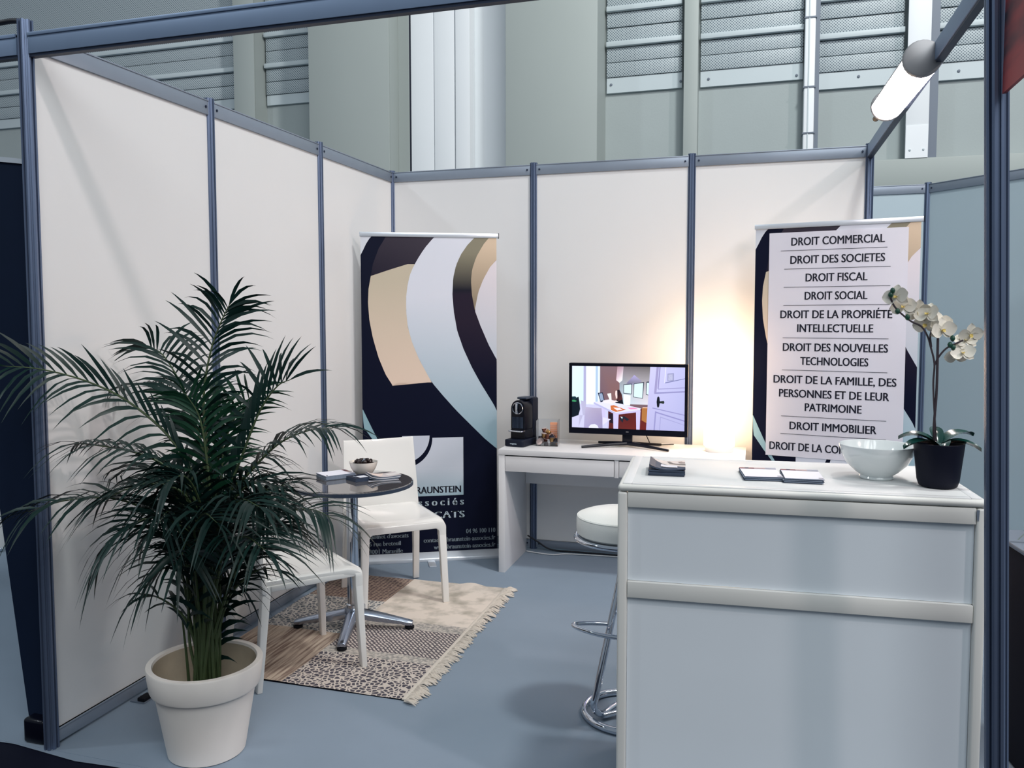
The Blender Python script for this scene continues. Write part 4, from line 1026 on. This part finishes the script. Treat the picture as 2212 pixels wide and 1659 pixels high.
# ------------------------------------------------------------------ chairs
def make_chair(label, loc, rz, z0):
    t = thing('chair', label, 'chair', (loc[0], loc[1], z0), rz, 'white plastic chairs at the round table')
    W2, D2, SH = .225, .215, .452       # local: front is -y
    n = 20; top = []; g = G()
    def zs(u, v):                       # u across, v 0 front .. 1 back
        dish = -.016*(1 - u*u)*math.sin(PI*min(1, max(0, v)))**.8
        front = -.022*max(0, (.16 - v)/.16)**2
        edge = -.010*max(0, (abs(u) - .86)/.14)**2
        return SH + dish + front + edge + .008*v
    vs = []; 
    for i in range(n+1):
        for j in range(n+1):
            u = -1 + 2*i/n; v = j/n
            wx = W2*(1 - .06*v); vs.append((u*wx, -D2 + 2*D2*v, zs(u, v)))
    N2 = len(vs)
    for i in range(n+1):
        for j in range(n+1):
            x, y, z = vs[i*(n+1)+j]; vs.append((x*.995, y, z - .026))
    fs = []
    I = lambda i, j: i*(n+1)+j
    for i in range(n):
        for j in range(n):
            fs.append((I(i, j), I(i+1, j), I(i+1, j+1), I(i, j+1))); fs.append(tuple(N2+k for k in (I(i, j), I(i, j+1), I(i+1, j+1), I(i+1, j))))
    for k in range(n):
        fs.append((I(k, 0), N2+I(k, 0), N2+I(k+1, 0), I(k+1, 0))); fs.append((I(k, n), I(k+1, n), N2+I(k+1, n), N2+I(k, n)))
        fs.append((I(0, k), I(0, k+1), N2+I(0, k+1), N2+I(0, k))); fs.append((I(n, k), N2+I(n, k), N2+I(n, k+1), I(n, k+1)))
    g.add(vs, fs); g.obj('seat', 'white_gloss', t, bevel=.004, seg=2, smooth=55)
    # front apron: inverted U with rounded corners
    ro, ri = .032, .022; zt = SH - .016; zb = .36; xo = W2 + .003; xi = W2 - .036; za = SH - .052
    outer = [(-xo, zb), (-xo, zt-ro)] + [(-xo+ro-ro*math.cos(a), zt-ro+ro*math.sin(a)) for a in [PI/2*k/6 for k in range(1, 7)]]
    outer += [(xo-ro+ro*math.sin(a), zt-ro+ro*math.cos(a)) for a in [PI/2*k/6 for k in range(0, 7)]] + [(xo, zb)]
    inner = [(xi, zb), (xi, za-ri)] + [(xi-ri+ri*math.cos(a), za-ri+ri*math.sin(a)) for a in [PI/2*k/6 for k in range(1, 7)]]
    inner += [(-xi+ri-ri*math.sin(a), za-ri+ri*math.cos(a)) for a in [PI/2*k/6 for k in range(0, 7)]] + [(-xi, zb)]
    # arch as quads between outer and inner
    A = outer; B = inner[::-1]; gg2 = G(); m_ = min(len(A), len(B))
    rings = []
    for k in range(m_):
        (x0, z0_), (x1, z1_) = A[k], B[k]
        y0, y1 = -D2-.004, -D2+.030
        rings.append([(x0, y0, z0_), (x0, y1, z0_), (x1, y1, z1_), (x1, y0, z1_)])
    gg2.loft(rings, cap=False); gg2.obj('front_arch', 'white_gloss', t, bevel=.003, smooth=50)
    for s in (-1, 1):
        g = G().box((min(s*(W2-.028), s*W2*.985), -D2+.03, SH-.046), (max(s*(W2-.028), s*W2*.985), D2-.03, SH-.022)); g.obj('side_rail', 'white_gloss', t, bevel=.004)
        # front leg
        g = G(); rr = []
        for q in (0, .5, 1):
            z = .375*(1-q); e_ = .0004*(1-q); x1 = s*(xo - e_ + .012*q); x0 = s*(xi + e_ + .018*q); y0 = -D2-.004+e_-.012*q; y1 = -D2+.030-e_-.022*q
            rr.append([(x0, y0, z), (x1, y0, z), (x1, y1, z), (x0, y1, z)])
        g.loft(rr); g.obj('leg', 'white_gloss', t, bevel=.0028, smooth=50)
        g = G(); rr = []
        for q in (0, .5, 1):
            z = .43*(1-q); xa = s*(W2-.045+.014*q); xb = s*(W2-.008+.012*q); y0 = D2-.034+.05*q; y1 = D2+.004+.034*q
            rr.append([(xa, y0, z), (xb, y0, z), (xb, y1, z), (xa, y1, z)])
        g.loft(rr); g.obj('leg', 'white_gloss', t, bevel=.003, smooth=50)
    # backrest: curved shell
    g = G(); rows = 14; cols = 14; F = []; Bk = []
    for j in range(rows+1):
        q = j/rows; z = .40 + (.822-.40)*q
        yb = D2 - .012 + .045*q**1.3
        hw_ = W2*.985 - .018*q
        for i in range(cols+1):
            u = -1 + 2*i/cols; y = yb + .022*(1-u*u)*q + .0
            zz_ = z + (.006*(u*u) if j == rows else 0)
            F.append((u*hw_, y, zz_)); Bk.append((u*hw_, y + .020 - .008*q, zz_))
    N3 = len(F); J = lambda j, i: j*(cols+1)+i; fs = []
    for j in range(rows):
        for i in range(cols):
            fs.append((J(j, i), J(j, i+1), J(j+1, i+1), J(j+1, i))); fs.append(tuple(N3+k for k in (J(j, i), J(j+1, i), J(j+1, i+1), J(j, i+1))))
    for i in range(cols):
        fs.append((J(rows, i), J(rows, i+1), N3+J(rows, i+1), N3+J(rows, i))); fs.append((J(0, i), N3+J(0, i), N3+J(0, i+1), J(0, i+1)))
    for j in range(rows):
        fs.append((J(j, 0), J(j+1, 0), N3+J(j+1, 0), N3+J(j, 0))); fs.append((J(j, cols), N3+J(j, cols), N3+J(j+1, cols), J(j+1, cols)))
    g.add(F+Bk, fs); g.obj('backrest', 'white_gloss', t, bevel=.003, smooth=50)
    return t
# facing direction = local -y
chA = make_chair('white glossy plastic chair behind the round table, its back to the banner', (.497, -1.137), math.atan2(.75, .66) + PI/2 + PI*0 , RT)
chA.rotation_euler = (0, 0, math.atan2(-.75, .66) + PI/2)
chB = make_chair('white glossy plastic chair partly hidden behind the potted palm', (.443, -2.058), 0, 0)
chB.rotation_euler = (0, 0, math.atan2(.785, .62) + PI/2)

# ------------------------------------------------------------------ palm
PX, PY = .537, -2.82
pl = thing('potted_palm', 'tall dark green palm in a cream plastic pot, left foreground', 'palm', (PX, PY, 0))
prof = [(.125, 0), (.131, .004), (.1715, .232), (.178, .236), (.192, .244), (.1965, .318), (.194, .324), (.176, .324), (.172, .318)]
prof += [(.166, .24), (.132, .06), (.002, .058)]
G().lathe([(.125, 0), (.131, .004), (.170, .232), (.183, .236), (.1865, .244), (.1965, .318), (.194, .324), (.176, .324), (.172, .316)], 72, cap=False).obj('pot', 'pot', pl)
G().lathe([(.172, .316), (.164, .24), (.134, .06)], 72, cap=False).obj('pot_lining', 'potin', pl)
G().lathe([(.134, .075), (.06, .085), (.002, .09)], 40).obj('soil', 'soil', pl)
FR = [
[(0.535,-2.78,1.014),(0.513,-2.76,1.24),(0.532,-2.74,1.402),(0.571,-2.73,1.508),(0.609,-2.73,1.572)],
[(0.496,-2.8,0.934),(0.421,-2.82,1.097),(0.293,-2.87,1.228),(0.183,-2.94,1.304),(0.088,-3.04,1.351),(0.021,-3.14,1.368)],
[(0.507,-2.76,1.009),(0.433,-2.72,1.167),(0.347,-2.68,1.296),(0.263,-2.66,1.387),(0.198,-2.66,1.416)],
[(0.613,-2.78,0.888),(0.668,-2.76,1.05),(0.724,-2.74,1.195),(0.789,-2.73,1.284),(0.845,-2.72,1.312)],
[(0.593,-2.78,0.854),(0.688,-2.75,0.984),(0.782,-2.72,1.081),(0.88,-2.7,1.128),(0.984,-2.7,1.143)],
[(0.475,-2.83,0.742),(0.401,-2.9,0.851),(0.32,-2.98,0.915),(0.224,-3.08,0.927),(0.155,-3.18,0.906)],
[(0.525,-2.84,0.895),(0.463,-2.9,1.015),(0.393,-2.95,1.067),(0.307,-3.0,1.094),(0.221,-3.03,1.106)],
[(0.644,-2.78,0.644),(0.727,-2.76,0.776),(0.814,-2.75,0.845),(0.922,-2.75,0.869),(1.018,-2.76,0.843)],
[(0.587,-2.88,0.716),(0.557,-2.98,0.85),(0.515,-3.06,0.881),(0.459,-3.12,0.846),(0.42,-3.15,0.77)],
[(0.517,-2.86,0.428),(0.496,-2.88,0.498),(0.448,-2.9,0.548),(0.398,-2.92,0.574),(0.348,-2.94,0.579)],
[(0.603,-2.78,0.524),(0.68,-2.78,0.614),(0.755,-2.78,0.657),(0.819,-2.78,0.651)],
[(0.519,-2.74,0.923),(0.465,-2.7,1.098),(0.349,-2.66,1.209),(0.22,-2.63,1.262),(0.11,-2.62,1.268)],
[(0.521,-2.7,1.0),(0.544,-2.66,1.113),(0.582,-2.64,1.196),(0.628,-2.62,1.246)],
[(0.556,-2.86,0.789),(0.557,-2.93,0.932),(0.497,-2.99,0.979),(0.421,-3.03,0.967),(0.345,-3.06,0.93)],
[(0.605,-2.8,0.777),(0.701,-2.8,0.889),(0.784,-2.8,0.938),(0.873,-2.8,0.963)],
[(0.609,-2.86,0.712),(0.699,-2.93,0.863),(0.819,-3.0,0.947),(0.919,-3.05,0.943)],
[(0.606,-2.88,0.75),(0.649,-2.98,0.932),(0.66,-3.06,1.024),(0.639,-3.12,1.019)],
[(0.585,-2.88,0.636),(0.548,-2.95,0.701),(0.514,-3.0,0.697),(0.473,-3.04,0.644)],
[(0.633,-2.87,0.637),(0.729,-2.95,0.778),(0.847,-3.02,0.836),(0.959,-3.08,0.817)],
[(0.56,-2.8,0.856),(0.547,-2.8,1.05),(0.53,-2.81,1.181),(0.491,-2.83,1.262)],
[(0.549,-2.76,0.813),(0.561,-2.73,0.99),(0.551,-2.71,1.12),(0.527,-2.7,1.218)],
[(0.6,-2.9,0.675),(0.643,-3.0,0.83),(0.733,-3.07,0.913),(0.818,-3.12,0.902)],
[(0.491,-2.72,0.8),(0.49,-2.66,0.923),(0.55,-2.6,1.002),(0.616,-2.55,1.005)],
[(0.481,-2.76,0.791),(0.356,-2.72,0.91),(0.224,-2.68,0.964),(0.12,-2.66,0.949)],
]
random.seed(21)
for k in range(17):      # short inner fronds filling the heart of the plant
    a = random.uniform(0, 2*PI); r = random.uniform(.10, .30); zt = random.uniform(.55, 1.02); bz_ = zt - .30
    bxk, byk = PX + .05*math.cos(a), PY + .05*math.sin(a)
    FR.append([(bxk, byk, bz_), (PX + r*.5*math.cos(a), PY + r*.5*math.sin(a), zt - .08), (max(.08, PX + r*.85*math.cos(a)), PY + r*.85*math.sin(a), zt), (max(.07, PX + r*1.15*math.cos(a)), PY + r*1.15*math.sin(a), zt - .03)])
ORGP = Vector((PX, PY, 0))
def leaflet(p, tdir, side, L_, w, droop, roll):
    """one arching leaflet: five stations, folded along its middle"""
    vs = []; d = (tdir*.62 + side*.85).normalized(); up = side.cross(tdir).normalized()
    if up.z < 0: up = -up
    wn_ = d.cross(up).normalized()
    wn_ = (wn_*math.cos(roll) + up*math.sin(roll)).normalized()
    for t, ww in ((0, .28), (.18, .85), (.42, 1), (.68, .72), (.88, .32), (1, .02)):
        q = p + d*(L_*t) + Vector((0, 0, -droop*L_*t*t)) + up*(.05*L_*math.sin(PI*t))
        if q.x < .03 and q.y > -2.96: q.x = .03
        q = Vector(q); f = Vector((0, 0, .25*w*ww))
        vs += [q - wn_*w*ww + f, q, q + wn_*w*ww + f]
    fs = []
    for i in range(5):
        for k in range(2): fs.append((i*3+k, i*3+k+1, (i+1)*3+k+1, (i+1)*3+k))
    return vs, fs
UPS = 1
random.seed(9)
leaf_count = 0
single = {0: 1, 1: 1, 2: 1, 3: 1, 4: 1, 5: 1}
for k in range(16):
    a = random.uniform(0, 2*PI); r_ = random.uniform(0, .065); c0 = Vector((r_*math.cos(a), r_*math.sin(a), .08)); c1 = c0*1.5; c1.z = random.uniform(.30, .62)
    G().tube(spline([c0, (c0+c1)/2 + Vector((.004, 0, 0)), c1], 4), [.0075 - .0045*i/8 for i in range(9)], 7).obj('stalk', 'stem', pl)
for fi, fr_ in enumerate(FR):
    pts_ = [Vector(p) for p in fr_]
    a = random.uniform(0, 2*PI); rr_ = random.uniform(.01, .062)
    foot_ = Vector((PX + rr_*math.cos(a) + .1*(pts_[0].x-PX), PY + rr_*math.sin(a) + .1*(pts_[0].y-PY), .085))
    midp = foot_.lerp(pts_[0], .55); midp.x = PX + (midp.x-PX)*.62; midp.y = PY + (midp.y-PY)*.62
    stem_ = spline([foot_, midp] + pts_, 8)
    nn = len(stem_)
    rads = [max(.0012, .0062*(1-i/nn)**.8 + .0008) for i in range(nn)]
    fo = G().tube([p-ORGP for p in stem_], rads, 6).obj('frond', 'stem', pl)
    rach = spline(pts_, 12); M_ = len(rach)
    total = sum((rach[i+1]-rach[i]).length for i in range(M_-1))
    npairs = max(8, int(total/(.036 if fi in (1, 3) else .0245)))
    LL = min(.27, .15 + total*.16)
    if fi in (9, 10): LL = .13; npairs = 4
    lm = 'leaf2' if fi in (12, 19, 20) else 'leaf'
    joined = G()
    for k in range(npairs):
        q = (k + .5)/npairs; idx = q*(M_-1); i0 = int(idx); p = rach[i0].lerp(rach[min(i0+1, M_-1)], idx-i0)
        td = (rach[min(i0+2, M_-1)] - rach[max(i0-1, 0)]).normalized()
        hz = td.cross(Vector((0, 0, 1)))
        if hz.length < .2: hz = Vector((1, -.3, 0))
        if fi in (0, 19, 20, 2, 11, 12, 3, 23): hz = hz*.35 + Vector((.94, .35, 0))*(1 if hz.x > 0 else -1)*.8
        hz.normalize()
        for s in (-1, 1):
            sd = (hz*s + Vector((0, 0, .38 - .3*q))).normalized()
            tdd = td
            l = LL*(.74 if fi == 1 else 1)*(.55 + .6*math.sin(PI*(.12 + .80*q)))*random.uniform(.9, 1.1)
            up_side = (fi == 1 and s == UPS) or (fi == 3 and s == UPS)
            if up_side: sd = (Vector((-.15 if fi == 1 else -.1, .05, 1))).normalized()
            elif fi in (1,): sd = (sd + Vector((-.2, 0, -.5))).normalized()
            if k == npairs-1: sd = (sd*.3 + td).normalized()
            vs, fs = leaflet(p, td*(.75+.8*q), sd, l, .0080*random.uniform(.8, 1.15)*(1.1-.35*q), random.uniform(.25, .62) if not up_side else random.uniform(.12, .3), random.uniform(-.5, .5))
            vs = [v-ORGP for v in vs]
            if fi in single and leaf_count < 290:
                gl = G().add(vs, fs); gl.obj('leaflet', lm, fo, smooth=60); leaf_count += 1
            else: joined.add(vs, fs)
    if joined.v:
        jo = joined.obj('leaflet_spray', lm, fo, smooth=60); jo['kind'] = 'stuff'
